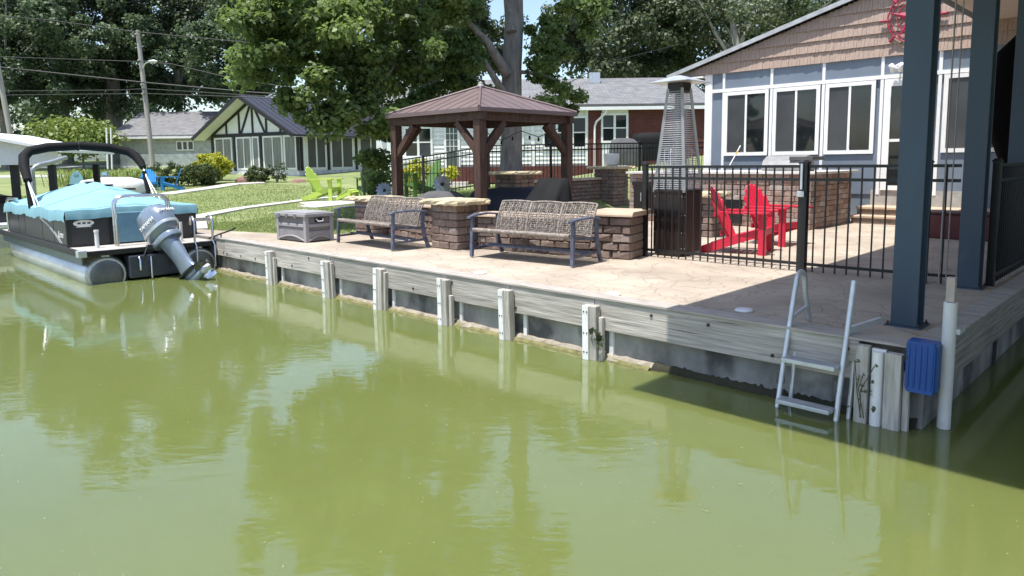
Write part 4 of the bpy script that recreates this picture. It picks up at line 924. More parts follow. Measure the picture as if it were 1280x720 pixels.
bw, bh = .205, .375; MB().loft([[Vector((x*bw/2*k, y, z)) for x, z in ((-1, .03), (-.9, 0), (.9, 0), (1, .03), (1, bh-.03), (.9, bh), (-.9, bh), (-1, bh-.03))] for y, k in ((0, 1), (-.07, 1.0), (-.11, .96), (-.125, .88))], False).build('body', BUMP, bmp, bevel=.008)
for k in range(5): MB().tube([(-.076+k*.038, -.122, .03), (-.076+k*.038, -.129, .06), (-.076+k*.038, -.128, bh-.05), (-.076+k*.038, -.122, bh-.02)], .007, 8).build('rib', BUMP, bmp)
MB().lathe([(0, 0), (.018, 0), (.014, .012), (0, .014)], 10).build('bolt', mat('rusty_bolt', (.05, .035, .03)), bmp, (-.085, -.12, .25), (R(90), 0, 0))
pv = thing('dock_pipe', 'white upright pipe with narrower top beside the blue bumper', 'pipe', W(-.135, .12, 0))
MB().tube([(0, 0, -.8), (0, 0, .955)], .046, 18).build('pipe', PVC, pv); MB().bx(-.032, .025, -.02, .035, .957, 1.14).build('top_post', mat('tan_post', (.42, .36, .32), .8), pv, bevel=.004)
MB().bx(.03, .07, .0, .16, .72, .76).build('bracket', ALU, pv)

# creeper on the corner post and a tuft on the fourth post
def sprig(label, base, n, hgt, spread, seed, leafsz):
    t = thing('wall_weed', label, 'weed', base, ANG); g = random.Random(seed); mb = MB()
    for i in range(4): mb.tube([(g.uniform(-.02, .02), 0, 0), (g.uniform(-spread, spread)*.5, -.03, hgt*.5), (g.uniform(-spread, spread), -.04, hgt*g.uniform(.7, 1))], .0035, 4)
    mb.build('stem', mat('weed_stem', (.10, .09, .04), .8), t)
    gg = np.random.default_rng(seed); c = np.stack([gg.uniform(-spread, spread, n), gg.uniform(-.09, -.02, n), gg.uniform(0, hgt, n)], 1)
    V, F = leaves(c, np.full(n, .02), 2, leafsz, seed); o = place('leaf_cluster', mesh_np('leaf_cluster', V, F, LEAF_MID), t); o['kind'] = 'stuff'
sprig('thin creeper climbing the corner posts beside the ladder', W(.33, -.22, .05), 16, .46, .10, 4, .032)
sprig('small green tuft growing at the post nearest the roof shadow', W(2.88, -.12, .15), 12, .18, .05, 6, .07)

# ================================================================== BUILDINGS
def window(par, x0, x1, z0, z1, y=0, fw=.07, panes=2, dv=.05, gm=(GLASS, GLASS), frm=WHITE, horiz=False, sash=True, mull=.05):
    """window in a wall whose outer face is local y; panes are sub-parts"""
    f = MB(); f.bx(x0, x1, y-.045, y-.002, z0, z0+fw); f.bx(x0, x1, y-.045, y-.002, z1-fw, z1); f.bx(x0, x0+fw, y-.045, y-.002, z0+fw, z1-fw); f.bx(x1-fw, x1, y-.045, y-.002, z0+fw, z1-fw)
    n = panes; wd = (x1-x0-2*fw)/n
    for i in range(1, n): f.bx(x0+fw+wd*i-mull/2, x0+fw+wd*i+mull/2, y-.04, y-.002, z0+fw, z1-fw)
    if horiz: f.bx(x0+fw, x1-fw, y-.036, y-.002, (z0+z1)/2-.025, (z0+z1)/2+.025)
    o = f.build('window', frm, par)
    for i in range(n):
        a = x0+fw+wd*i+(mull/2 if i else 0)+.002; b = x0+fw+wd*(i+1)-(mull/2 if i < n-1 else 0)-.002; zs = [(z0+fw+.002, (z0+z1)/2-.027), ((z0+z1)/2+.027, z1-fw-.002)] if horiz else [(z0+fw+.002, z1-fw-.002)]
        for k, (za, zb) in enumerate(zs): MB().bx(a, b, y-.018, y-.004, za, zb).build('pane', gm[(i+k) % len(gm)], o)
    return o

# ---- blue house
bh_ = thing('blue_house', 'blue lakeside house with tan shake gable and white windows behind the boathouse posts', 'house', W(0, 11.2, 0))
XL, XR, ZT, ZRG, XRG = -8.15, 4.6, 4.20, 5.98, -2.7
MB().bx(XL+.05, XR, .02, 7, .5, ZT).build('wall', BLUEP, bh_)
MB().bx(XL, XL+.16, -.03, .10, .9, ZT).bx(XL+.16, XL+.2, -.02, .02, .9, ZT).build('corner_trim', WHITE, bh_)
MB().bx(-4.0, -2.0, -.02, .018, .62, 1.30).build('foundation', mat('grey_block', (.36, .35, .33), .9, bump=.5), bh_)
edges_b = [-7.62, -6.36, -5.12, -3.86, -2.74, -1.5, -.26, 1.0]
xs_ = [XL+.2]+edges_b+[2.3]
for i in range(len(xs_)-1):
    MB().bx(xs_[i]+.035, xs_[i+1]-.035, -.012, .019, 3.80, ZT-.002).build('upper_panel', BLUEP, bh_)
    if xs_[i] > -7.7 and not (-3.9 < xs_[i] < -2.8): MB().bx(xs_[i]+.035, xs_[i+1]-.035, -.012, .019, 1.2, 2.08).build('lower_panel', BLUEP, bh_)
for x in edges_b: MB().bx(x-.033, x+.033, -.03, .02, 1.2, ZT-.004).build('batten', WHITE, bh_)
MB().bx(XL+.2, 2.3, -.036, .018, 3.715, 3.797).build('trim_band', WHITE, bh_)
for x0, x1 in ((-7.58, -6.42), (-6.30, -5.18), (-5.06, -3.98), (-2.66, -1.56), (-1.44, -.3), (-.2, .94)):
    window(bh_, x0, x1, 2.10, 3.70, -.012, .085, 2, gm=(SCREEN, GLASS))
dr = MB(); dr.bx(-3.80, -3.66, -.06, .018, 1.30, 3.70).bx(-2.94, -2.80, -.06, .018, 1.30, 3.70).bx(-3.66, -2.94, -.06, .018, 3.54, 3.70).bx(-3.66, -2.94, -.06, .018, 1.30, 1.40); d_ = dr.build('door', WHITE, bh_)
MB().bx(-3.655, -2.945, -.03, -.01, 1.402, 3.538).build('pane', GLASS, d_)
MB().bx(-3.66, -2.94, -.045, -.031, 2.35, 2.41).build('push_bar', WHITE, d_)
def zroof(x): return ZT+.02+(ZRG-ZT)*(1-abs(x-XRG)/(XRG-(XL-.95)))
sl_ = (ZRG-ZT)/(XRG-(XL-.95))
MB().prism([Vector((XL-.6, 0, ZT)), Vector((2*XRG-XL+.6, 0, ZT)), Vector((XRG, 0, ZT+sl_*(XRG-XL+.6)))], (0, .0, 0), (0, 7, 0)).build('gable', mat('gable_back', (.12, .09, .075), .9), bh_)
g = random.Random(4); shk = MB(); rh = .255
for r in range(8):
    z0 = ZT+r*rh; x = XL-.85+g.uniform(0, .1)
    while x < 3.3:
        wd = g.uniform(.06, .12); zt = min(z0+rh*1.12, zroof(x+wd/2)-.05); zb = z0-.012+g.uniform(-.003, .003)
        if zt-zb > .04: 
            t1 = .068+g.uniform(-.006, .006); a, b = x+.002, x+wd-.002
            shk.hexa([(a, -t1, zb), (b, -t1, zb), (b, -.002, zb), (a, -.002, zb), (a, -.022, zt), (b, -.022, zt), (b, -.002, zt), (a, -.002, zt)])
        x += wd
shk.build('shake_siding', SHAKE, bh_, kind='stuff')
ra, rb = Vector((XL-1.05, 0, zroof(XL-1.05)+.02)), Vector((XRG, 0, zroof(XRG)+.02))
rc = Vector((2*XRG-XL+1.05, 0, ra.z))
for a, b in ((ra, rb), (rb, rc)):
    MB().add([Vector((p.x, y, p.z+dz)) for p in (a, b) for y in (-.16, 7.4) for dz in (0, .05)], [(0, 2, 6, 4), (1, 5, 7, 3), (0, 4, 5, 1), (2, 3, 7, 6), (0, 1, 3, 2), (4, 6, 7, 5)]).build('roof', SHING, bh_)
    MB().bar(a+Vector((0, -.18, .0)), b+Vector((0, -.18, .0)), .03, .10, (0, 0, 1)).build('rake_board', mat('grey_rake', (.42, .44, .46), .5), bh_)
MB().bx(XL-1.0, XL, -.14, .0, zroof(XL-.95)-.1, zroof(XL-.95)-.06).build('eave_soffit', WHITE, bh_)
fl = MB(); fl.tube([(-3.5, -.02, 4.02), (-3.5, -.16, 3.98), (-3.56, -.26, 3.92)], .02, 6); fo = fl.build('light_bracket', WHITE, bh_)
for x in (-3.62, -3.40): MB().lathe([(0, .02), (.05, .02), (.06, -.05), (.085, -.14), (.07, -.15), (0, -.145)], 12).build('flood_lamp', WHITE, fo, (x, -.28, 3.96), (R(35), R(-25 if x < -3.5 else 25), 0))
# red ornament on the gable
og = thing('wall_ornament', 'red metal ringed star wheel hung on the tan shake gable', 'wall ornament', W(3.28, 11.2, 4.93)); 
og.scale = (.86, 1, .86)
def ringt(r, th): return [(r*math.cos(2*math.pi*k/36), -.12, r*math.sin(2*math.pi*k/36)) for k in range(37)]
MB().tube(ringt(.58, 0), .018, 6, False).build('outer_ring', SPK, og); MB().tube(ringt(.50, 0), .012, 6, False).build('outer_ring', SPK, og); MB().tube(ringt(.36, 0), .016, 6, False).build('inner_ring', SPK, og)
for k in range(24):
    a = 2*math.pi*k/24; MB().bar((.5*math.cos(a), -.12, .5*math.sin(a)), (.58*math.cos(a), -.12, .58*math.sin(a)), .012, .03, (0, 1, 0)).build('ring_slat', SPK, og)
for k in range(5):
    a = R(90+72*k); d1, d2 = Vector((math.cos(a), 0, math.sin(a))), Vector((math.cos(a+R(36)), 0, math.sin(a+R(36)))); d3 = Vector((math.cos(a-R(36)), 0, math.sin(a-R(36))))
    q = [Vector((0, -.17, 0)), d3*.17+Vector((0, -.12, 0)), d1*.53+Vector((0, -.12, 0)), d2*.17+Vector((0, -.12, 0)), Vector((0, -.10, 0))]
    MB().add(q, [(0, 1, 2), (0, 2, 3), (4, 2, 1), (4, 3, 2)]).build('star_point', SPK, og)
for k in range(8):
    a = R(45*k); c, s_ = math.cos(a), math.sin(a); MB().tube([(.56*c, -.12, .56*s_), (.62*c, -.12, .62*s_), (.66*c, -.12, .66*s_), (.74*c, -.12, .74*s_)], [.02, .03, .022, .035], 8).build('handle', SPK, og)
# black covered swing by the house
covered('covered_swing', 'tall rounded black cover standing between the second and third navy posts', .62, 8.6, 0, [(.5, .5, 0, .02, 0, 0), (.3, .3, .25, .02, 0, 0), (.3, .3, .9, .02, 0, 0), (1.0, .9, 1.3, .02, 0, 0), (1.45, 1.2, 1.9, .02, 0, 0), (1.4, 1.2, 2.5, .02, -.05, 0), (1.1, 1.0, 3.05, .02, -.1, 0), (.5, .5, 3.35, .02, -.15, 0), (.15, .15, 3.42, .02, -.15, 0)], mat('swing_cover', (.003, .003, .0035), .9, spec=.08, var=.3), 9)
o = thing('planter_box', 'dark red low box standing on the patio beyond the gate', 'box', W(1.55, 8.2, ZD)); MB().bx(-.5, .5, -.25, .25, .0, .42).build('body', mat('dark_red_box', (.08, .012, .015), .5), o, bevel=.015); MB().bx(-.53, .53, -.28, .28, .423, .46).build('rim', mat('dark_red_rim', (.05, .012, .014), .5), o, bevel=.008)

# ---- white and brick house behind the gazebo (world axes, front wall at y = 31)
Yw = 31.0
def wx(u, v=180): return at(u, v, Yw).x
def wz(u, v): return at(u, v, Yw).z
wh = thing('white_house', 'long white sided and red brick house with grey roof behind the fence', 'house', (0, Yw, 0), 0)
zE = wz(790, 137); zB = .9
MB().bx(wx(470), wx(880), .06, 6.5, zB, zE).build('wall', WHITE, wh)
g = random.Random(8); lap = MB(); z = wz(640, 205)
while z < zE-.02:
    zt = min(z+.185, zE); lap.hexa([(wx(485), -.028, z), (wx(735), -.028, z), (wx(735), .058, z), (wx(485), .058, z), (wx(485), .02, zt), (wx(735), .02, zt), (wx(735), .058, zt), (wx(485), .058, zt)]); z += .18
lap.build('clapboard', WHITE, wh, kind='stuff')
MB().bx(wx(735), wx(752), -.06, .055, zB, zE).build('brick_pier', BRICKR, wh); MB().bx(wx(785), wx(890), -.05, .055, zB, zE).build('brick_wall', BRICKR, wh)
MB().bx(wx(752), wx(785), -.03, .055, zB, zE).build('white_bay', WHITE, wh)
MB().bx(wx(560), wx(735), -.10, -.03, zB, wz(640, 208)).build('brick_base', BRICKR, wh)
for u in (486, 666, 734): MB().bx(wx(u)-.08, wx(u)+.08, -.05, -.03, zB+.2, zE).build('corner_board', WHITE, wh)
def wwin(u0, u1, v0, v1, p=2, h=True, gm=(GLASS, SCREEN)): window(wh, wx(u0), wx(u1), wz(640, v1), wz(640, v0), -.03, .09, p, gm=gm, horiz=h, mull=.1)
wwin(505, 541, 157, 196); wwin(640, 655, 152, 188, 1); wwin(678, 714, 146, 187); wwin(714.5, 734, 146, 187, 1, True); wwin(751, 785, 143, 180, 2, True)
MB().bx(wx(503), wx(543), -.12, -.031, wz(520, 203), wz(520, 197.5)).build('sill', WHITE, wh)
dd = MB(); x0, x1 = wx(555), wx(575); dd.bx(x0, x0+.1, -.07, -.03, zB+.3, wz(565, 155)).bx(x1-.1, x1, -.07, -.03, zB+.3, wz(565, 155)).bx(x0+.1, x1-.1, -.07, -.03, wz(565, 159), wz(565, 155)); d_ = dd.build('door', WHITE, wh)
MB().bx(x0+.1, x1-.1, -.05, -.031, zB+.3, wz(565, 159.3)).build('door_leaf', mat('door_grey', (.10, .12, .11), .4), d_)
for f in (.33, .66): MB().bx(x0+.1+(x1-x0-.2)*f-.012, x0+.1+(x1-x0-.2)*f+.012, -.06, -.051, wz(565, 190), wz(565, 160)).build('muntin', WHITE, d_)
for v in (167, 175, 183, 190): MB().bx(x0+.1, x1-.1, -.064, -.061, wz(565, v)-.012, wz(565, v)+.012).build('muntin', WHITE, d_)
MB().bx(wx(470), wx(890), -.32, -.20, zE-.02, zE+.12).build('gutter', WHITE, wh); MB().bx(wx(470), wx(890), -.20, .055, zE+.002, zE+.03).build('eave_soffit', WHITE, wh)
MB().tube([(wx(757), -.26, zE), (wx(756), -.25, zE-.15), (wx(745), -.14, zE-.5), (wx(743), -.12, zE-.7), (wx(743), -.12, 1.3)], .045, 8).build('downspout', WHITE, wh)
zr = at(790, 100, Yw+5.2).z
MB().add([Vector((x, y, z+dz)) for x in (wx(468), wx(892)) for y, z in ((-.32, zE+.13), (5.2, zr)) for dz in (0, .1)], [(0, 2, 6, 4), (1, 5, 7, 3), (0, 4, 5, 1), (2, 3, 7, 6), (0, 1, 3, 2), (4, 6, 7, 5)]).build('roof', SHING, wh)
MB().add([Vector((x, y, z+dz)) for x in (wx(468), wx(892)) for y, z in ((10.9, zE+.13), (5.2, zr)) for dz in (0, .1)], [(0, 2, 6, 4), (1, 5, 7, 3), (0, 4, 5, 1), (2, 3, 7, 6), (0, 1, 3, 2), (4, 6, 7, 5)]).build('roof', SHING, wh)
MB().box((wx(757), 4.2, zr), (.5, .4, .5)).build('roof_vent', ALU, wh)
for zz, k in ((zB+.28, 0), (zB+.14, 1)): MB().bx(wx(550), wx(585), -1.0-.35*k, -.1, zz-.14, zz).build('door_step', PATH, wh)
cg = at(782, 200, 26.5)
o = tag(MB().loft([cloth_ring(w, d, z, 4, wb, 32, dx, 0) for w, d, z, wb, dx in ((1.2, .7, 0, .04, 0), (1.2, .7, .5, .04, 0), (1.15, .65, .72, .03, 0), (.8, .45, .95, .03, -.1), (.4, .25, 1.0, .02, -.1))]).build('covered_grill', GREYF, None, (cg.x, cg.y, ground(cg.x, cg.y)+.1)), 'grey covered grill beside the brick pier of the white house', 'cover')
cg = at(822, 200, 27); o = tag(MB().loft([cloth_ring(w, d, z, 6, wb, 32, dx, 0) for w, d, z, wb, dx in ((1.9, .8, 0, .04, 0), (1.9, .8, .8, .04, 0), (1.8, .7, 1.0, .03, 0), (.9, .4, 1.05, .03, -.1))]).build('covered_furniture', BLKF, None, (cg.x, cg.y, ground(cg.x, cg.y)+.1)), 'black covered furniture in front of the red brick wall', 'cover')

# ---- white timbered house with dark metal roof
K = at(374, 205, 42); gd = Vector((.866, -.5, 0)); Lp = K-gd*7.6
gz0 = ground(K.x, K.y)
th_ = thing('timbered_house', 'white house with black timbered gable and dark metal roof across the lawn', 'house', (Lp.x, Lp.y, 0), R(-30))
zb, zw0, zw1, zbm = gz0-.3, 1.72, 3.72, 3.85; zpk = 5.95; sl = (zpk-zbm)/3.8
MB().bx(0, 7.6, .02, 9.5, zb, zbm).build('wall', WHITE, th_)
MB().bx(-.02, 7.62, -.04, .018, zb, zw0-.08).build('brick_base', WHITEBR, th_); MB().bx(7.582, 7.64, .02, 9.5, zb, zw0-.08).build('brick_base', WHITEBR, th_)
MB().prism([Vector((0, 0, zbm)), Vector((7.6, 0, zbm)), Vector((3.8, 0, zpk))], (0, .0, 0), (0, 9.5, 0)).build('gable', WHITE, th_)
tm = MB().bx(-.05, 7.65, -.07, -.002, zbm-.10, zbm+.10).build('beam', TIMB, th_)
for x in (.0, 7.6, 2.05, 4.45): MB().bx(x-.09, x+.09, -.065, -.003, zw0-.08, zbm-.102).build('timber_post', TIMB, th_)
for x in (1.4, 2.6, 3.8, 5.0, 6.2): MB().bx(x-.07, x+.07, -.05, -.003, zbm+.102, zbm+sl*min(x, 7.6-x)-.05).build('timber_post', TIMB, th_)
for a, b in (((2.75, zbm+.1), (3.65, zpk-.35)), ((4.85, zbm+.1), (3.95, zpk-.35))): MB().bar((a[0], -.035, a[1]), (b[0], -.035, b[1]), .13, .05, (0, 1, 0)).build('timber_brace', TIMB, th_)
for sg in (-1, 1): MB().bar((3.8+sg*3.85, -.04, zbm+.02), (3.8, -.04, zpk-.02), .16, .06, (0, 1, 0)).build('rafter', TIMB, th_)
for x0, x1, n in ((.25, 1.85, 2), (2.25, 3.6, 2), (3.7, 4.3, 1), (4.65, 6.3, 2), (6.45, 7.45, 1)): window(th_, x0, x1, zw0, zw1, -.01, .09, n, gm=(CURT, CURT), mull=.07)
sd = thing  # side wall openings: a rotated carrier keeps them parts of the house
for y0, y1 in ((.6, 2.2), (2.6, 4.6), (5.2, 7.4)):
    f = MB(); f.bx(7.6, 7.65, y0, y1, zw0, zw0+.09).bx(7.6, 7.65, y0, y1, zw1-.09, zw1).bx(7.6, 7.65, y0, y0+.09, zw0+.09, zw1-.09).bx(7.6, 7.65, y1-.09, y1, zw0+.09, zw1-.09).bx(7.6, 7.645, (y0+y1)/2-.05, (y0+y1)/2+.05, zw0+.09, zw1-.09); o = f.build('window', WHITE, th_)
    MB().bx(7.604, 7.62, y0+.09, (y0+y1)/2-.05, zw0+.09, zw1-.09).build('pane', SCREEN, o); MB().bx(7.604, 7.62, (y0+y1)/2+.05, y1-.09, zw0+.09, zw1-.09).build('pane', SCREEN, o)
for y in (.2, 2.4, 4.9, 7.7): MB().bx(7.602, 7.66, y-.1, y+.1, zw0-.08, zbm).build('timber_post', TIMB, th_)
for sg in (-1, 1):
    a, b = Vector((3.8+sg*4.45, 0, zbm-sl*.65+.12)), Vector((3.8, 0, zpk+.12))
    MB().add([Vector((p.x, y, p.z+dz)) for p in (a, b) for y in (-1.0, 10) for dz in (0, .12)], [(0, 2, 6, 4), (1, 5, 7, 3), (0, 4, 5, 1), (2, 3, 7, 6), (0, 1, 3, 2), (4, 6, 7, 5)]).build('roof', METR, th_)
    MB().add([Vector((p.x, y, p.z-.012)) for p in (a, b) for y in (-.98, -.08)]+[Vector((p.x, y, p.z-.03)) for p in (a, b) for y in (-.98, -.08)], [(0, 1, 3, 2), (4, 6, 7, 5), (0, 2, 6, 4), (1, 5, 7, 3), (0, 4, 5, 1), (2, 3, 7, 6)]).build('eave_soffit', CREAM, th_)
    MB().bar(a+Vector((0, -1.03, .03)), b+Vector((0, -1.03, .03)), .04, .22).build('rake_board', TIMB, th_)
    for k in range(24):
        y = -.85+k*.45; MB().bar(a+Vector((0, y, .125)), b+Vector((0, y, .125)), .05, .05).build('roof_rib', METR, th_)

# ---- grey sided house further left
gp0 = at(150, 200, 57); ghx = lambda u: at(u, 190, 57).x-gp0.x; ghz = lambda v: at(235, v, 57).z
gh = thing('grey_house', 'low grey sided house with pale shingle roof, left of the timbered house', 'house', (gp0.x, 57, 0), 0)
MB().bx(ghx(150), ghx(330), .02, 9, 1.0, ghz(171)).build('wall', GREYSD, gh); MB().bx(ghx(150), ghx(330), -.05, .018, 1.0, ghz(192)).build('white_base', WHITEBR, gh)
window(gh, ghx(221), ghx(243), ghz(188), ghz(176), .0, .08, 3, gm=(GLASS,), frm=CREAM, mull=.12)
MB().bx(ghx(145), ghx(335), -.5, .0, ghz(173), ghz(170.5)).build('gutter', CREAM, gh)
za, zb_ = ghz(171)+.05, at(235, 141, 62).z
MB().add([Vector((x, y, z+dz)) for x in (ghx(140), ghx(335)) for y, z in ((-.5, za), (5, zb_)) for dz in (0, .1)], [(0, 2, 6, 4), (1, 5, 7, 3), (0, 4, 5, 1), (2, 3, 7, 6), (0, 1, 3, 2), (4, 6, 7, 5)]).build('roof', SHING, gh)
# ---- white garage far left
ga = at(60, 205, 76); gx = lambda u: at(u, 200, 76).x-ga.x; gzz = lambda v: at(100, v, 76).z
gg_ = thing('white_garage', 'white garage with panelled door seen under the boat canopy', 'garage', (ga.x, 76, 0), 0)
MB().bx(gx(60), gx(215), .02, 6, gzz(213), gzz(178)).build('wall', WHITE, gg_)
for i in range(4):
    for j in range(4): 
        z0 = gzz(210)+(gzz(194)-gzz(210))*j/4; z1 = gzz(210)+(gzz(194)-gzz(210))*(j+1)/4; x0 = gx(104)+(gx(134)-gx(104))*i/4; x1 = gx(104)+(gx(134)-gx(104))*(i+1)/4
        MB().bx(x0+.02, x1-.02, -.05, .018, z0+.02, z1-.02).build('door_panel', WHITE, gg_)
MB().bx(gx(103), gx(103)+.05, -.06, .015, gzz(212), gzz(193)).build('door_trim', mat('grey_rake', (.42, .44, .46)), gg_)
MB().add([Vector((x, y, z+dz)) for x in (gx(50), gx(225)) for y, z in ((-.6, gzz(178)), (3.5, gzz(158))) for dz in (0, .1)], [(0, 2, 6, 4), (1, 5, 7, 3), (0, 4, 5, 1), (2, 3, 7, 6), (0, 1, 3, 2), (4, 6, 7, 5)]).build('roof', SHING, gg_)
# ---- boat shelter at the left edge
bs = W(27, -.6, 0); shp = at(20, 200, 24)
bt = thing('boat_shelter', 'white gabled boat shelter on dark posts at the left photo edge', 'shelter', (shp.x, 24, 0), R(12))
zz0 = at(20, 206, 24).z; zz1 = at(20, 189, 24).z; zpk_ = at(-30, 168, 24).z
MB().prism([Vector((-4.2, 0, zz0)), Vector((1.25, 0, zz0)), Vector((1.25, 0, zz1)), Vector((-1.5, 0, zpk_)), Vector((-4.2, 0, zz1))], (0, 0, 0), (0, .08, 0)).build('gable_panel', CREAM, bt)
for sg, xe in ((1, 1.5), (-1, -4.5)):
    a, b = Vector((xe, 0, zz1-.06)), Vector((-1.5, 0, zpk_+.03)); MB().add([Vector((p.x, y, p.z+dz)) for p in (a, b) for y in (-.3, 5) for dz in (0, .1)], [(0, 2, 6, 4), (1, 5, 7, 3), (0, 4, 5, 1), (2, 3, 7, 6), (0, 1, 3, 2), (4, 6, 7, 5)]).build('roof', WHITE, bt)
for x, y in ((-.2, .3), (.95, .3), (.95, 4.5), (-3.5, .3), (-3.5, 4.5)): MB().bx(x-.1, x+.1, y-.1, y+.1, -.3, zz0-.003).build('post', TIMB, bt)

# ================================================================== PONTOON BOAT
bo = thing('pontoon_boat', 'dark pontoon boat under a teal cover with tilted grey outboard, moored at the dock end', 'boat', W(12.2, -1.22, 0), ANG+math.pi)
BWD = 1.17; LB = 6.6
PONT = mat('pontoon_aluminium', (.62, .63, .63), .38, .7, var=.15, scale=3, stretch=(.6, 3, 3), bump=.15, bscale=20)
SKIRT = mat('slate_side_panel', (.13, .17, .19), .35, .4, var=.1)  # slate band under the deck edge, darker than the pontoon metal
for sy in (-1, 1):
    pts = []; rs = []
    for x, r, z in ((0, .30, .13), (.02, .33, .13), (5.4, .33, .13), (5.9, .31, .17), (6.3, .24, .25), (6.6, .13, .36), (6.7, .03, .40)): pts.append((x, sy*.80, z)); rs.append(r)
    o = MB().tube(pts, rs, 20).build('pontoon', PONT, bo)
    MB().lathe([(0, .02), (.2, .015), (.32, -.01), (.335, -.06)], 20).build('end_cap', mat('pontoon_end_shade', (.16, .17, .18), .4, .6), o, (0, sy*.80, .13), (0, R(-90), 0))  # dark cap colour paints the shade of the stern end onto the metal
    MB().bx(.02, 6.1, sy*.8-.06, sy*.8+.06, .44, .50).build('bracket', ALU, o)
    MB().bx(0.05, 6.3, sy*(BWD-.02)-.012, sy*(BWD-.02)+.012, .34, .50).build('side_skirt', SKIRT, bo)
for x in (1.2, 2.6, 4, 5.3): MB().bx(x-.05, x+.05, -BWD+.05, BWD-.05, .46, .50).build('cross_beam', ALU, bo)
MB().bx(0, LB, -BWD, BWD, .505, .575).build('deck', VINYL, bo)
rl_ = MB(); rl_.bx(-.03, LB, BWD+.001, BWD+.05, .49, .60).bx(-.03, LB, -BWD-.05, -BWD-.001, .49, .60).bx(-.05, -.001, -BWD-.05, BWD+.05, .49, .578); rl_.build('rub_rail', RUBBER, bo, bevel=.01)
for sy in (-1, 1): MB().box((-.03, sy*(BWD+.01), .545), (.14, .14, .12)).build('corner_casting', ALU, bo, bevel=.01)
X0_, X1_ = .98, 5.75
pan = [(.98, 1.9), (1.9, 2.75), (2.75, 4.2), (4.2, 4.75), (4.75, 5.75)]
for sy in (-1, 1):
    y = sy*(BWD-.06)
    for a, b in pan: MB().box(((a+b)/2, y, .86), (b-a-.03, .03, .55)).build('fence_panel', CHAR, bo)
    MB().bx(X0_, X1_, y-.02, y+.02, .58, .612).bx(X0_, X1_, y-.02, y+.02, 1.10, 1.14).build('fence_rail', RUBBER, bo)
    MB().bx(X0_-.05, X0_, y-.04, y+.04, .577, 1.24).build('corner_post', RUBBER, bo, bevel=.008)
    for q in (0, .12):
        pts = [(1.35+2.2*k/14+q, y+sy*.019, .62+.44*(1-(1-k/14)**2.2)) for k in range(15)]
        s_ = MB()
        for i in range(14): s_.bar(pts[i], pts[i+1], .004, .014 if q else .022, (0, 0, 1))
        s_.build('stripe', mat('silver_stripe', (.6, .62, .64), .3, .4), bo)
    text('script_letters', 'Luxe', .17, WHITE, bo, (1.42, y+sy*.018, .78), (R(90), 0, R(180) if sy > 0 else 0), shear=.3)
for a, b, e in ((-BWD+.08, -.42, 0), (.42, BWD-.08, 0), (-.42, -.05, .02), (.0, .42, .02)):
    MB().bx(X0_-.03-e, X0_-e, a, b, .59, 1.13).build('stern_panel', CHAR, bo)
for y in (-.43, .41): MB().bx(X0_-.06, X0_-.031, y, y+.025, .59, 1.14).build('panel_seam', RUBBER, bo)
em = MB().loft([[Vector((X0_-.034+e, .86+.17*k*math.cos(2*math.pi*i/24), 1.0+.06*k*math.sin(2*math.pi*i/24))) for i in range(24)] for e, k in ((0, 1), (-.004, 1))], False).build('emblem', WHITE, bo)
MB().bx(X0_-.037, X0_-.033, .74, .98, .93, .945).build('emblem_bar', WHITE, bo)
for k in range(3): MB().bx(X0_-.0425, X0_-.039, .75+k*.08, .80+k*.08, .985, 1.015).build('emblem_mark', CHAR, em)
# cover
def cov(u, v):
    x = .90+u*4.95; yy = (v*2-1); rim = 1.235+.02*math.sin(u*23)*(abs(yy)**6)
    pk = .40*max(0, 1-(abs(u-.55)/.58)**1.5)+.06*math.sin(math.pi*u)
    side = max(0, 1-abs(yy)**1.5); wr = .012*math.sin(13*u+9*yy+3*math.sin(5*u))+.010*math.sin(31*u-14*yy)
    z = rim+pk*side+wr*side
    return Vector((x, yy*(BWD-.01), z))
cv = MB(); cv.grid(cov, 56, 40)
def skirt(fn, n, drop, out, sd):
    g = random.Random(sd); top = [fn(i/n) for i in range(n+1)]; rows = [top]
    for f in (.5, 1):
        rows.append([p+out*(.02+.012*math.sin(i*1.7)*f)+Vector((0, 0, -drop*f+(.010*math.sin(i*.9)+g.uniform(-.005, .005) if f == 1 else 0))) for i, p in enumerate(top)])
    cv.loft(rows, True, False, False)
skirt(lambda k: cov(k, 1), 60, .20, Vector((0, 1, 0)), 1); skirt(lambda k: cov(k, 0), 60, .20, Vector((0, -1, 0)), 2)
skirt(lambda k: cov(0, k), 30, .17, Vector((-1, 0, 0)), 3); skirt(lambda k: cov(1, k), 30, .2, Vector((1, 0, 0)), 4)
cvo = cv.build('boat_cover', TEAL, bo)
for uu in (.02, .30, .60, .97):
    MB().tube([cov(uu, k/24)+Vector((0, 0, .004)) for k in range(25)], .006, 5).build('seam', TEAL, cvo)
for x, y, in ((2.75, -.12), (3.3, .1), (3.9, .3)): MB().box((0, 0, 0), (.1, .14, .03)).build('vent_patch', RUBBER, cvo, cov((x-.9)/4.95, (y/(BWD-.01)+1)/2)+Vector((0, 0, .015)))
MB().bx(X0_-.12, X0_-.065, -.40, .40, .60, 1.17).build('gate_drape', mat('slate_blue_drape', (.13, .26, .34), .8, var=.1), bo, bevel=.02)
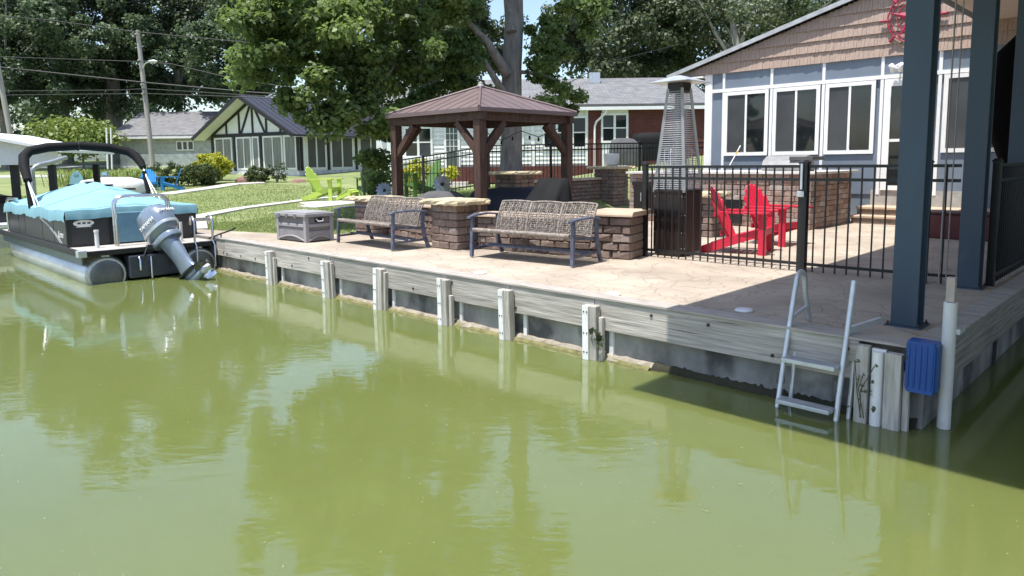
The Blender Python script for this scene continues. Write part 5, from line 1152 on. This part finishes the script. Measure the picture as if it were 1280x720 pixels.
# tow arch hoops
for dx in (0, .12):
    pts = [Vector((.42+dx, .47, .575)), Vector((.44+dx, .47, 1.2))]+[Vector((.46+dx, .29+.18*math.cos(R(a)), 1.30+.18*math.sin(R(a)))) for a in range(0, 91, 15)]+[Vector((.46+dx, -.29-.18*math.sin(R(a)), 1.30+.18*math.cos(R(a)))) for a in range(0, 91, 15)]+[Vector((.44+dx, -.47, 1.2)), Vector((.42+dx, -.47, .575))]
    MB().tube(pts, .026, 10).build('tow_arch', CHROME, bo)
for y in (.47, -.47): MB().bx(.43, .57, y-.012, y+.012, .9, .93).build('arch_link', CHROME, bo)
MB().tube([(.45, .80, .575), (.45, .80, .86)], .035, 12).tube([(.45, .80, .86), (.45, .80, .90)], .042, 12).build('table_post', PVC, bo)
MB().tube([(.35, -.62, .575), (.35, -.62, .95)], .03, 10).build('stern_post', PVC, bo)
# bimini folded in its boot
def barch(y, z): return Vector((3.0+(z-1.2)*.95, y, z))
ap_ = [barch(1.14, 1.75), barch(1.13, 2.05), barch(1.08, 2.24), barch(.95, 2.36), barch(.6, 2.44), barch(0, 2.48), barch(-.6, 2.44), barch(-.95, 2.36), barch(-1.08, 2.24), barch(-1.13, 2.1), barch(-1.14, 1.98)]
bi = MB().tube(ap_, [.08, .095, .10, .10, .10, .095, .10, .10, .10, .09, .07], 12).build('bimini_boot', BLKF, bo)
MB().tube([barch(.02, 2.47)+Vector((0, y, -.0)) for y in (-.012, .012)], .104, 12).build('zip_seam', RUBBER, bi)
for sy in (-1, 1):
    MB().tube([(3.0, sy*1.14, 1.15), barch(sy*1.14, 2.05)], .02, 8).tube([(2.6, sy*1.14, 1.15), barch(sy*1.14, 1.75)], .014, 8).build('bimini_leg', ALU, bo)
    MB().tube([(3.45, sy*1.14, 1.2), barch(sy*1.13, 1.9)], .05, 8).build('boot_strap', BLKF, bo)
    MB().tube([(5.95, sy*1.1, .58), (5.98, sy*1.1, 1.22), (5.8, sy*1.1, 1.32), (4.9, sy*1.1, 1.34)], .03, 10).build('bow_rail', CHROME, bo)
# outboard, tilted up and steered
tl = R(37); stx = R(-22)
Mo = Matrix.Translation(Vector((-.16, -.13, .74))) @ Matrix.Rotation(-stx, 4, 'Z') @ Matrix.Rotation(tl, 4, 'Y') @ Matrix.Scale(1.05, 4)
def OR(w, l, z, b=0, n=26, sq=2.8):
    o = []
    for i in range(n):
        a = 2*math.pi*i/n; c, s_ = math.cos(a), math.sin(a); r = (abs(c)**sq+abs(s_)**sq)**(-1/sq); o.append(Mo @ Vector((b+c*r*l/2, s_*r*w/2, z)))
    return o
cow = MB().loft([OR(.28, .42, -.02, -.02), OR(.40, .58, .04, -.02), OR(.44, .64, .16, -.03), OR(.44, .66, .30, -.03), OR(.42, .62, .42, -.02), OR(.36, .52, .51, .0), OR(.24, .36, .565, .02), OR(.08, .14, .58, .03)]).build('motor_cowl', OUTB, bo)
MB().loft([OR(.448, .668, .10, -.03), OR(.452, .672, .13, -.03), OR(.448, .668, .155, -.03)]).build('cowl_band', mat('silver_band', (.5, .54, .58), .3, .5), cow)
MB().loft([OR(.36, .54, -.12, -.02), OR(.38, .56, -.05, -.02), OR(.36, .52, -.021, -.02)]).build('lower_cowl', OUTB, cow)
mid = MB().loft([OR(.26, .34, -.12, -.03), OR(.20, .34, -.3, -.06), OR(.15, .32, -.5, -.07), OR(.13, .34, -.68, -.07), OR(.12, .40, -.76, -.08)]).build('midsection', OUTB, bo)
MB().loft([OR(.22, .5, -.775, -.10, sq=2.2), OR(.30, .62, -.79, -.12, sq=2.2), OR(.22, .56, -.805, -.10, sq=2.2)]).build('cavitation_plate', OUTD, mid)
gcx = MB().tube([Mo @ Vector((b, 0, -.95)) for b in (.26, .2, .08, -.1, -.26, -.34)], [.02, .06, .085, .09, .075, .055], 14); gcx.build('gearcase', OUTB, mid)
MB().loft([OR(.07, .36, -.80, -.04, sq=2), OR(.07, .30, -.93, -.03, sq=2)]).build('strut', OUTB, mid)
MB().prism([Mo @ Vector((b, -.008, z)) for b, z in ((.12, -1.0), (-.16, -1.0), (-.22, -1.18), (-.06, -1.17))], (0, 0, 0), Mo.to_3x3() @ Vector((0, .016, 0))).build('skeg', OUTB, mid)
pr_ = MB().tube([Mo @ Vector((b, 0, -.95)) for b in (-.345, -.38, -.5, -.53)], [.06, .065, .05, .01], 12).build('propeller_hub', ALU, mid)
for k in range(3):
    a0 = 2*math.pi*k/3+.4; b_ = MB()
    def bl_(u, v):
        a = a0+(v-.5)*1.5*(.5+.5*math.sin(math.pi*min(1, u*1.1))); r = .05+u*.13; return Mo @ Vector((-.43+(v-.5)*.11, r*math.cos(a), -.95+r*math.sin(a)))
    b_.grid(bl_, 5, 6); b_.build('propeller_blade', CHROME, mid)
for sy in (-1, 1):
    MB().bar(Mo @ Vector((.20, sy*.13, -.02)), Vector((.02, sy*.13, .42)), .03, .14, (0, 1, 0)).build('clamp_bracket', OUTD, bo)
MB().tube([(-.02, .12, .58), (-.10, .2, .45), (-.06, .24, .18)], .018, 8).tube([(-.02, -.16, .60), (-.16, -.2, .5), (-.1, -.24, .2)], .016, 8).build('hose', RUBBER, bo)
MB().bx(-.10, .30, -.46, .46, .04, .44).build('motor_pod', OUTD, bo, bevel=.02)
MB().tube([(-.11, .3, .40), (-.16, .3, .36), (-.16, .3, .18)], .02, 8).tube([(-.11, .1, .40), (-.17, .12, .30), (-.17, .12, .02)], .016, 8).build('tilt_ram', CHROME, bo)
# lettering on both sides of the cowl and stern face
for sy in (-1, 1):
    ax = Mo.to_3x3(); xa = ax @ Vector((-sy, 0, 0)) if False else ax @ Vector((sy*-1, 0, 0)); ya = ax @ Vector((0, 0, 1)); za = xa.cross(ya)
    p_ = Mo @ Vector((-.03, sy*.2245 if False else sy*.223, .265)); rm = Matrix((xa, ya, za)).transposed().to_euler()
    text('motor_letters', 'YAMAHA', .105, WHITE, cow, p_, rm, .004, shear=.15)
xa = Mo.to_3x3() @ Vector((0, -1, 0)); ya = Mo.to_3x3() @ Vector((0, 0, 1)); za = xa.cross(ya)
text('motor_letters', 'YAMAHA', .085, WHITE, cow, Mo @ Vector((-.363, 0, .33)), Matrix((xa, ya, za)).transposed().to_euler(), .006)
# boarding ladder folded on the stern
for y in (-.72, -1.06): MB().tube([(-.02, y, .58), (-.05, y, .95), (.02, y, 1.06), (.12, y, 1.05), (.16, y, .9)], .022, 8).tube([(-.02, y, .60), (-.10, y, .5), (-.10, y, .1)], .018, 8).build('ladder_rail', CHROME, bo)
for k in range(4): MB().bar((-.03+k*.045, -.74, .98+.012*k), (-.03+k*.045, -1.04, .98+.012*k), .035, .02).build('ladder_step', CHROME, bo)
# mooring hook / line to the wall
ml = MB(); ml.tube([W(12.3, -.18, .62), W(12.0, -.06, .72), W(11.75, .05, .80), W(11.7, .08, .84)], .016, 6).tube([W(12.02, -.06, .72), W(12.1, -.07, .0)], .012, 6)
tag(ml.build('mooring_whip', RUBBER), 'thin dark mooring arm between the boat stern and the dock corner', 'mooring arm')

# second boat
b2_ = thing('covered_boat', 'black covered pontoon boat with white deck edge behind the teal one', 'boat', W(20.4, -2.9, 0), ANG+math.pi)
for sy in (-1, 1): MB().tube([(0, sy*.8, .13), (5.6, sy*.8, .13), (6.4, sy*.8, .28), (6.6, sy*.8, .36)], [.32, .32, .22, .05], 16).build('pontoon', PONT, b2_)
MB().bx(0, 6.6, -1.2, 1.2, .49, .60).build('deck', WHITE, b2_, bevel=.02)
for y in (-1.14, 1.14): MB().bx(.6, 6.2, y-.02, y+.02, .602, 1.25).build('fence_panel', CHAR, b2_)
MB().bx(.58, .62, -1.12, 1.12, .602, 1.25).build('stern_panel', CHAR, b2_)
for y in (-1.165, 1.165): MB().bx(.6, 6.2, y-.006, y+.006, .80, .83).bx(.6, 6.2, y-.006, y+.006, .95, .97).build('stripe', WHITE, b2_)
def cov2(u, v):
    yy = v*2-1; return Vector((.5+5.9*u, yy*1.2, 1.28+(.42*math.sin(math.pi*min(1, u*1.1+.05))+.02*math.sin(17*u+8*yy))*(1-abs(yy)**1.8)))
c_ = MB().grid(cov2, 30, 20); c_.bx(.48, 6.42, 1.17, 1.215, 1.10, 1.28).bx(.48, 6.42, -1.215, -1.17, 1.10, 1.28).bx(.47, .52, -1.17, 1.17, 1.10, 1.28); c_.build('boat_cover', BLKF, b2_)
MB().tube([(5.9, 1.1, .6), (5.9, 1.1, 1.3), (5.6, 1.1, 1.36), (4.5, 1.1, 1.36)], .03, 8).build('bow_rail', CHROME, b2_)
MB().tube([(.2, 1.25, .30), (.2, 1.25, -.15)], [.14, .14], 12).build('fender', WHITE, b2_)
p = at(42, 235, 21); pt = MB(); pt.tube([(p.x, p.y, -1), (p.x, p.y, at(42, 213, 21).z), at(44, 209, 21), at(50, 206, 21.3), at(64, 203, 22), at(82, 197, 23)], .07, 10)
tag(pt.build('curved_dock_pole', mat('galv_pole', (.40, .42, .43), .45, .6)), 'grey bent dock pole behind the boat bimini arch', 'pole')
# white covered craft and two board tips beyond the teal cover
p = gp(140, 243); q = thing('covered_dinghy', 'low white tarped dinghy on the lawn beyond the teal cover', 'boat', p, R(10))
MB().loft([cloth_ring(w, d, z, 2, .03, 28, dx, 0) for w, d, z, dx in ((2.6, 1.3, .02, 0), (2.7, 1.4, .35, 0), (2.3, 1.1, .62, .05), (1.0, .4, .74, .2))]).build('tarp', mat('white_tarp', (.66, .66, .65), .7, var=.08), q); MB().bx(-1.2, 1.2, -.72, -.69, .2, .28).build('rub_strip', RUBBER, q)
for (u, v, m_, lab) in ((107, 241, TEAL, 'teal pointed board tip standing behind the boat cover'), (142, 241, mat('grey_teal_board', (.16, .19, .17), .6, var=.4), 'grey and teal rounded board tip beside the white dinghy')):
    p = gp(u, v); q = thing('paddle_board', lab, 'board', p-Vector((0, .6, 0)), R(5)); n = 14
    pts = [Vector((.32*math.cos(math.pi*k/n)*(1-.1*math.sin(math.pi*k/n)), 0, .35+.62*math.sin(math.pi*k/n))) for k in range(n+1)]+[Vector((-.3, 0, 0)), Vector((.3, 0, 0))]
    MB().prism(pts, (0, 0, 0), (0, .05, 0)).build('board', m_, q); MB().box((0, -.01, .86), (.2, .02, .12)).build('tip_patch', TEAL, q)

# ================================================================== POLES AND WIRES
def upole(label, base, top, r0, r1, lamp=False):
    t = thing('utility_pole', label, 'utility pole', base, 0); d = Vector(top)-Vector(base)
    MB().tube([Vector((0, 0, -.4)), d*.33, d*.66, d], [r0, r0*.9, (r0+r1)/2, r1], 12).build('pole', POLE, t)
    for f in (.58, .64, .80, .97): MB().tube([d*f-Vector((.02, .1, 0)), d*f-Vector((.02, .26, -.02))], .05, 8).build('insulator', mat('insulator_grey', (.3, .3, .3), .5), t)
    if lamp:
        a = d*.74; MB().tube([a, a+Vector((.25, -.15, .32)), a+Vector((.55, -.3, .42))], .035, 8).build('lamp_arm', ALU, t)
        MB().loft([[a+Vector((.5+k*.12, -.3+math.cos(2*math.pi*i/12)*w_, .42+math.sin(2*math.pi*i/12)*w_*.6)) for i in range(12)] for k, w_ in ((0, .05), (1, .13), (3, .15), (4.4, .06))]).build('lamp_head', ALU, t)
yb = 40; bp_ = at(193, 220, yb); upole('leaning wooden utility pole with a small street lamp, left of the grey house', (bp_.x, yb, ground(bp_.x, yb)), at(172, 38, yb), .145, .10, True)
bp_ = at(24, 225, 38); upole('wooden utility pole above the white boat shelter', (bp_.x, 38, ground(bp_.x, 38)), at(-18, 0, 38), .14, .11)
for u, lab in ((134.5, 'left of two thin white posts in front of the dark tree trunk'), (140, 'right of two thin white posts in front of the dark tree trunk')):
    p = at(u, 216, 45); o = MB().tube([(p.x, 45, ground(p.x, 45)-.2), at(u-1.5, 160, 45)], .05, 8).build('thin_post', WHITE); tag(o, lab, 'post')
WL = [[(-60, 15), (62, 25), (172, 40), (320, 54), (420, 66)], [(-60, 70), (0, 71), (174, 77), (215, 80), (294, 99), (420, 118)], [(-60, 77), (0, 84), (179, 103), (310, 115), (440, 124)], [(-60, 115), (0, 114), (150, 112.5), (182, 111), (310, 119), (430, 124)], [(-60, 119), (0, 119), (183, 117), (300, 121), (430, 128)]]
LN = ['topmost power line passing the pole tip', 'second power line from the top, sagging right of the pole', 'thick middle power line sloping down past the lamp', 'fourth power line, just below the lamp', 'lowest power line across the dark trees']
for l, lab in zip(WL, LN): tag(MB().tube([at(u, v, 39.8) for u, v in l], .022 if 'thick' not in lab else .04, 5).build('power_line', RUBBER), lab, 'power line')
o = MB().tube([at(660, 130, 33), at(760, 78, 36), at(850, 55, 40)], .02, 5).build('power_line', RUBBER); tag(o, 'service wire above the grey roof of the white house', 'power line')

# ================================================================== TREES AND SHRUBS
def rel(base, u, v, y, rx, ry, rz): 
    p = at(u, v, y); return ((p.x-base[0], p.y-base[1], p.z-base[2]), (rx, ry, rz))
b = Vector((at(636, 200, 19.2).x, 19.2, 0)); b.z = ground(b.x, b.y)
E_ = [rel(b, *q) for q in ((385, 40, 15.5, 1.9, 1.5, 1.2), (325, 80, 15, .75, .8, .55), (340, 30, 15.2, .9, .9, .8), (460, 50, 16.5, 1.9, 1.5, 1.4), (545, 30, 18, 1.3, 1.3, 1.0), (465, 135, 15.8, .85, .8, .75), (472, 185, 16.5, .5, .5, .55), (405, 115, 15, .85, .8, .6), (350, 130, 14.8, .45, .5, .35), (430, 145, 15, .6, .6, .45), (395, 152, 14.8, .4, .4, .28), (520, 100, 18, 1.0, 1.0, .6), (570, 75, 18.6, 1.0, .9, .7), (505, 140, 17.3, .55, .6, .5), (445, 95, 15.6, .9, .8, .7), (475, 225, 17, .35, .4, .3), (600, 110, 20, .7, .7, .4), (560, 105, 20, 1.1, .8, .7), (605, 135, 20.8, .7, .6, .6), (530, 130, 19.2, .9, .7, .6), (590, 70, 20.5, .8, .7, .5), (690, 65, 19.5, 1.0, 1.2, .9), (695, 118, 19, .75, .8, .6), (725, 20, 19.5, .8, .8, .6),
     (470, -90, 17.5, 2.6, 2.0, 1.8), (555, -190, 17.5, 2.5, 2.2, 2.0), (360, -60, 17, 1.8, 1.6, 1.4), (668, -120, 18.3, 1.1, 1.1, 1.2), (540, -290, 18, 2.6, 2.4, 2.0))]
xl_ = [(at(634, 92, 19.1)-b, at(560, 8, 18.0)-b, .15, .07, .08), (at(632, 120, 19.1)-b, at(560, 45, 18.5)-b, .11, .05, .12), (at(570, 20, 18.2)-b, at(455, 40, 16.6)-b, .07, .03, .1), (at(568, 30, 18.1)-b, at(500, 10, 17)-b, .06, .03, .1), (at(640, 40, 19.2)-b, at(610, -60, 20.)-b, .14, .06, .1), (at(560, 8, 18)-b, at(400, 0, 16)-b, .07, .03, .1), (at(500, 60, 17)-b, at(465, 130, 15.8)-b, .04, .02, .1), (at(648, 90, 19.3)-b, at(695, 100, 19.1)-b, .06, .02, .1)]
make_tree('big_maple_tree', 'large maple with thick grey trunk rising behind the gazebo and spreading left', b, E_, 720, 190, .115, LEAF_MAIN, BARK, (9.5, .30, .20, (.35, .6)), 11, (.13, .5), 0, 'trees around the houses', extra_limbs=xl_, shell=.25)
def bgtree(name, label, u, y, top_v, rx, rz_low, seed, leafm, barkm=BARK, n=170, nl=250, size=.25, group='trees around the houses', tr=.4, limbs=6, lean=(0, 0)):
    b = Vector((at(u, 200, y).x, y, 0)); b.z = ground(b.x, b.y); H = at(u, top_v, y).z-b.z; g = random.Random(seed)
    el = [((0, 0, rz_low+(H-rz_low)*.42), (rx, rx*.8, (H-rz_low)*.36)), ((0, 0, H*.80), (rx*.62, rx*.6, H*.2))]
    for k in range(6): a = 2*math.pi*k/6+g.uniform(-.4, .4); zz = g.uniform(rz_low+1, H*.8); el.append(((rx*.72*math.cos(a), rx*.6*math.sin(a), zz), (rx*.42, rx*.42, rx*.30)))
    if 'two thin' in label: el.append(((at(200, 172, y).x-b.x, -7, at(200, 172, y-7).z-b.z), (2.0, 1.6, .8)))
    return make_tree(name, label, b, el, n, nl, size, leafm, barkm, (H*.72, tr, tr*.35, lean), seed, (.7, 1.5), limbs, group)
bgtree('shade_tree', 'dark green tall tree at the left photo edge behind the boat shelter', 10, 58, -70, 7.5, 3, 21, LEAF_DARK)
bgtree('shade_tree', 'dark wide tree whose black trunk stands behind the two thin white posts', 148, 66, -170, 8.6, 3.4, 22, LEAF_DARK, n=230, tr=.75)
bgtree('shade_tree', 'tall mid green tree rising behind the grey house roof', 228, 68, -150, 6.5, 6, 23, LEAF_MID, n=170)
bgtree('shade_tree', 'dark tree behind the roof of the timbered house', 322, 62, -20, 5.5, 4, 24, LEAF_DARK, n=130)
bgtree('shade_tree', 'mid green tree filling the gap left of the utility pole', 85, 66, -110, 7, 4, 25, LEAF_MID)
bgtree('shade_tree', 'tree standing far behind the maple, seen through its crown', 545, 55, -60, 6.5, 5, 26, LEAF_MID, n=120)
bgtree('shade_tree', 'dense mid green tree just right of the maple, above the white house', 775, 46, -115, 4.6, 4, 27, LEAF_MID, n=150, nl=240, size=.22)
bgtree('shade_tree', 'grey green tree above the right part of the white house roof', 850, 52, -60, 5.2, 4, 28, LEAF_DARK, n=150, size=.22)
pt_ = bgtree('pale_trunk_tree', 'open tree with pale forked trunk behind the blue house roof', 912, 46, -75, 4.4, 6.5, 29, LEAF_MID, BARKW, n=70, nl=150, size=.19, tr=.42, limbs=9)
lb = MB(); q = lambda u, v: at(u, v, 44)-pt_.location
for a, c, d_, r0 in (((920, 110), (922, 55), (905, -20), .26), ((922, 60), (938, 30), (965, -15), .15), ((918, 80), (893, 40), (868, -10), .12), ((924, 95), (950, 70), (985, 45), .11)): lb.tube([q(*a), q(*c), q(*d_)], [r0, r0*.8, r0*.45], 8)
lb.build('limb', BARKW, pt_)
bgtree('pale_trunk_tree', 'thin light tree over the blue house roof near the gable', 1000, 40, -45, 3.8, 7, 30, LEAF_MID, BARKW, n=55, nl=150, size=.18, limbs=8)
bgtree('small_tree', 'small light green tree below the dark trees, left of the thin posts', 104, 54, 152, 2.6, 1.2, 31, LEAF_DAY, n=45, nl=110, size=.26, tr=.1, limbs=4)
# far wood that reads as one mass
g = np.random.default_rng(9); C = []; 
for k in range(250):
    u = g.uniform(-160, 430) if k < 130 else g.uniform(690, 1060); y = g.uniform(82, 96); p = at(u, 190, y); C.append((p.x, y, g.uniform(2, 15 if u < 250 else 11)))
V, F = leaves(np.array(C), g.uniform(1.6, 3.2, len(C)), 190, .5, 9)
tag(place('far_wood', mesh_np('far_wood', V, F, LEAF_DARK)), 'dark far wood closing the view behind the houses', 'wood', kind='stuff')

def shrub(name, label, base, ells, n, nl, size, m, seed, cat='shrub', rr=(.12, .22), flat=.5):
    t = thing(name, label, cat, base, 0); mb = MB(); g = random.Random(seed)
    for i in range(6): e = ells[i % len(ells)]; mb.tube([(e[0][0]*.6+g.uniform(-.1, .1), e[0][1]*.6, -.05), (e[0][0]+g.uniform(-.5, .5)*e[1][0], e[0][1], e[0][2]*1.1)], [.025, .008], 5)
    mb.build('stem', BARK, t)
    C, Rr = clumps(ells, n, rr[0], rr[1], seed, .6); V, F = leaves(C, Rr, nl, size, seed, flat); place('foliage', mesh_np('foliage', V, F, m), t)
p = on_ground(228, 233); shrub('clipped_hedge', 'dark clipped hedge in front of the grey house', p, [((x, 0, .6), (.62, .6, .55)) for x in (-1.2, -.4, .4, 1.2)], 150, 75, .07, LEAF_HEDGE, 41, 'hedge', (.14, .24))
p = on_ground(266, 230); shrub('yellow_bush', 'bright yellow green bush beside the hedge', p, [((0, 0, .85), (.95, .8, .75)), ((-.5, 0, .6), (.6, .6, .5))], 120, 75, .10, LEAF_YEL, 42, 'bush', (.16, .3))
p = on_ground(246, 231)+Vector((0, 3, 0)); shrub('yellow_bush', 'small yellow bush peeking over the hedge', p, [((0, 0, 1.0), (.8, .6, .55))], 50, 60, .10, LEAF_YEL, 43, 'bush', (.16, .3))
p = on_ground(323, 228); shrub('round_bush', 'round dark clipped bush below the timbered house windows', p, [((0, 0, .42), (.72, .6, .42))], 90, 70, .06, LEAF_HEDGE, 44, 'bush', (.1, .18))
p = on_ground(348, 228); shrub('wispy_shrub', 'thin grey green shrub right of the round bush', p, [((0, 0, .6), (.5, .4, .5))], 30, 22, .08, LEAF_MID, 45, 'shrub', (.1, .25))
for i, (u, lab) in enumerate(((292, 'reddish rock under the timbered house wall, left of the round bush'), (362, 'reddish rock pile at the house wall right of the round bush'))):
    p = on_ground(u+12, 228); o = MB().lathe([(.42, -.05), (.40, .12), (.28, .30), (.1, .38), (0, .39)], 9).build('rock', mat('reddish_rock', (.22, .13, .11), .9, var=.3, bump=1, bscale=6), None, p); o.scale = (1, .8, .8 if i == 0 else .5); tag(o, lab, 'rock')
p = at(522, 222, 27); p.z = ground(p.x, 27); shrub('yellow_shrub', 'yellow green shrub seen through the fence under the gazebo', p, [((0, 0, .7), (.9, .6, .55)), ((1.0, .2, .6), (.5, .5, .4))], 70, 60, .09, LEAF_YEL, 46, 'shrub', (.14, .26))
def daylily(label, base, n, sprd, h, seed):
    t = thing('daylily_clump', label, 'plant', base, 0, 'daylily clumps by the road'); g = np.random.default_rng(seed); V = []; 
    for i in range(n):
        x, y = g.normal(size=2)*sprd*.35; a = g.uniform(0, 6.28); l = h*g.uniform(.7, 1.1); dx, dy = math.cos(a)*l*.55, math.sin(a)*l*.55; w_ = .022; nx, ny = -math.sin(a)*w_, math.cos(a)*w_
        P0, P1, P2 = (x, y, 0), (x+dx*.45, y+dy*.45, l*.85), (x+dx*1.25, y+dy*1.25, l*.55)
        V += [(P0[0]-nx, P0[1]-ny, 0), (P0[0]+nx, P0[1]+ny, 0), (P1[0]+nx, P1[1]+ny, P1[2]), (P1[0]-nx, P1[1]-ny, P1[2]), (P1[0]-nx, P1[1]-ny, P1[2]), (P1[0]+nx, P1[1]+ny, P1[2]), (P2[0]+nx*.2, P2[1]+ny*.2, P2[2]), (P2[0]-nx*.2, P2[1]-ny*.2, P2[2])]
    o = place('blades', mesh_np('blades', np.array(V), np.arange(len(V)).reshape(-1, 4), LEAF_DAY), t); o['kind'] = 'stuff'
for i, (u, v, lab) in enumerate(((95, 233, 'daylily clump left of centre, largest of the row by the road'), (120, 233, 'daylily clump directly left of the thin white posts'), (150, 233, 'daylily clump right of the thin white posts'), (176, 234, 'daylily clump at the foot of the utility pole'), (163, 233, 'small daylily clump between two larger ones near the pole'))):
    daylily(lab, on_ground(u, v), 130, 1.5 if i < 4 else .9, .95, 60+i)

# floating pollen and bits on the water
g = np.random.default_rng(12); n = 900; V = []; F = []
xs = g.uniform(-4, 4.5, n); ys = g.uniform(2.2, 8, n); keep = (xs-C0.x)*E2.x+(ys-C0.y)*E2.y < -.25; xs = xs[keep]; ys = ys[keep]
for i, (x, y) in enumerate(zip(xs, ys)):
    r = .0016+.0026*g.random()**3
    for k in range(6): V.append((x+r*math.cos(k*1.047), y+r*math.sin(k*1.047), .003))
    F.append(tuple(range(i*6, i*6+6)))
me = bpy.data.meshes.new('pollen'); me.from_pydata(V, [], F); me.materials.append(mat('pollen', (.48, .48, .33), .9)); tag(place('floating_pollen', me), 'pale pollen specks floating on the green water', 'pollen', kind='stuff')

# trees on the opposite bank, seen only mirrored in the windows and the outboard
g = np.random.default_rng(19); C = np.stack([g.uniform(-70, 80, 150), g.uniform(-56, -44, 150), g.uniform(1, 12, 150)], 1); V, F = leaves(C, g.uniform(1.8, 3.4, 150), 90, .7, 19)
tag(place('opposite_wood', mesh_np('opposite_wood', V, F, LEAF_DARK)), 'wooded opposite bank mirrored in the house windows', 'wood', kind='stuff')
MB().bx(-200, 200, -90, -40, -1, .7).build('opposite_bank', LAWN, kind='structure')
# bits of leaf afloat, too small to pick apart
g = random.Random(33); mb = MB()
for k in range(26):
    u, v = g.uniform(300, 1260), g.uniform(430, 715)
    r_ = Fv+Xv*((u-640)/FPX)+Uv*((CY-v)/FPX); p = Vector((0, 0, ZC))+r_*(-ZC/r_.z)
    if (p.x-C0.x)*E2.x+(p.y-C0.y)*E2.y > -.3: continue
    a = g.uniform(0, 6.28); L_ = g.uniform(.006, .018); d = Vector((math.cos(a), math.sin(a), 0)); n_ = Vector((-d.y, d.x, 0))
    mb.add([p-d*L_+Vector((0, 0, .004)), p+n_*L_*.4+Vector((0, 0, .006)), p+d*L_+Vector((0, 0, .008)), p-n_*L_*.4+Vector((0, 0, .006))], [(0, 1, 2), (0, 2, 3)])
tag(mb.build('floating_leaf_bits', mat('fallen_leaf', (.28, .27, .12), .7, var=.4)), 'small leaf bits afloat on the open green water', 'debris', kind='stuff')
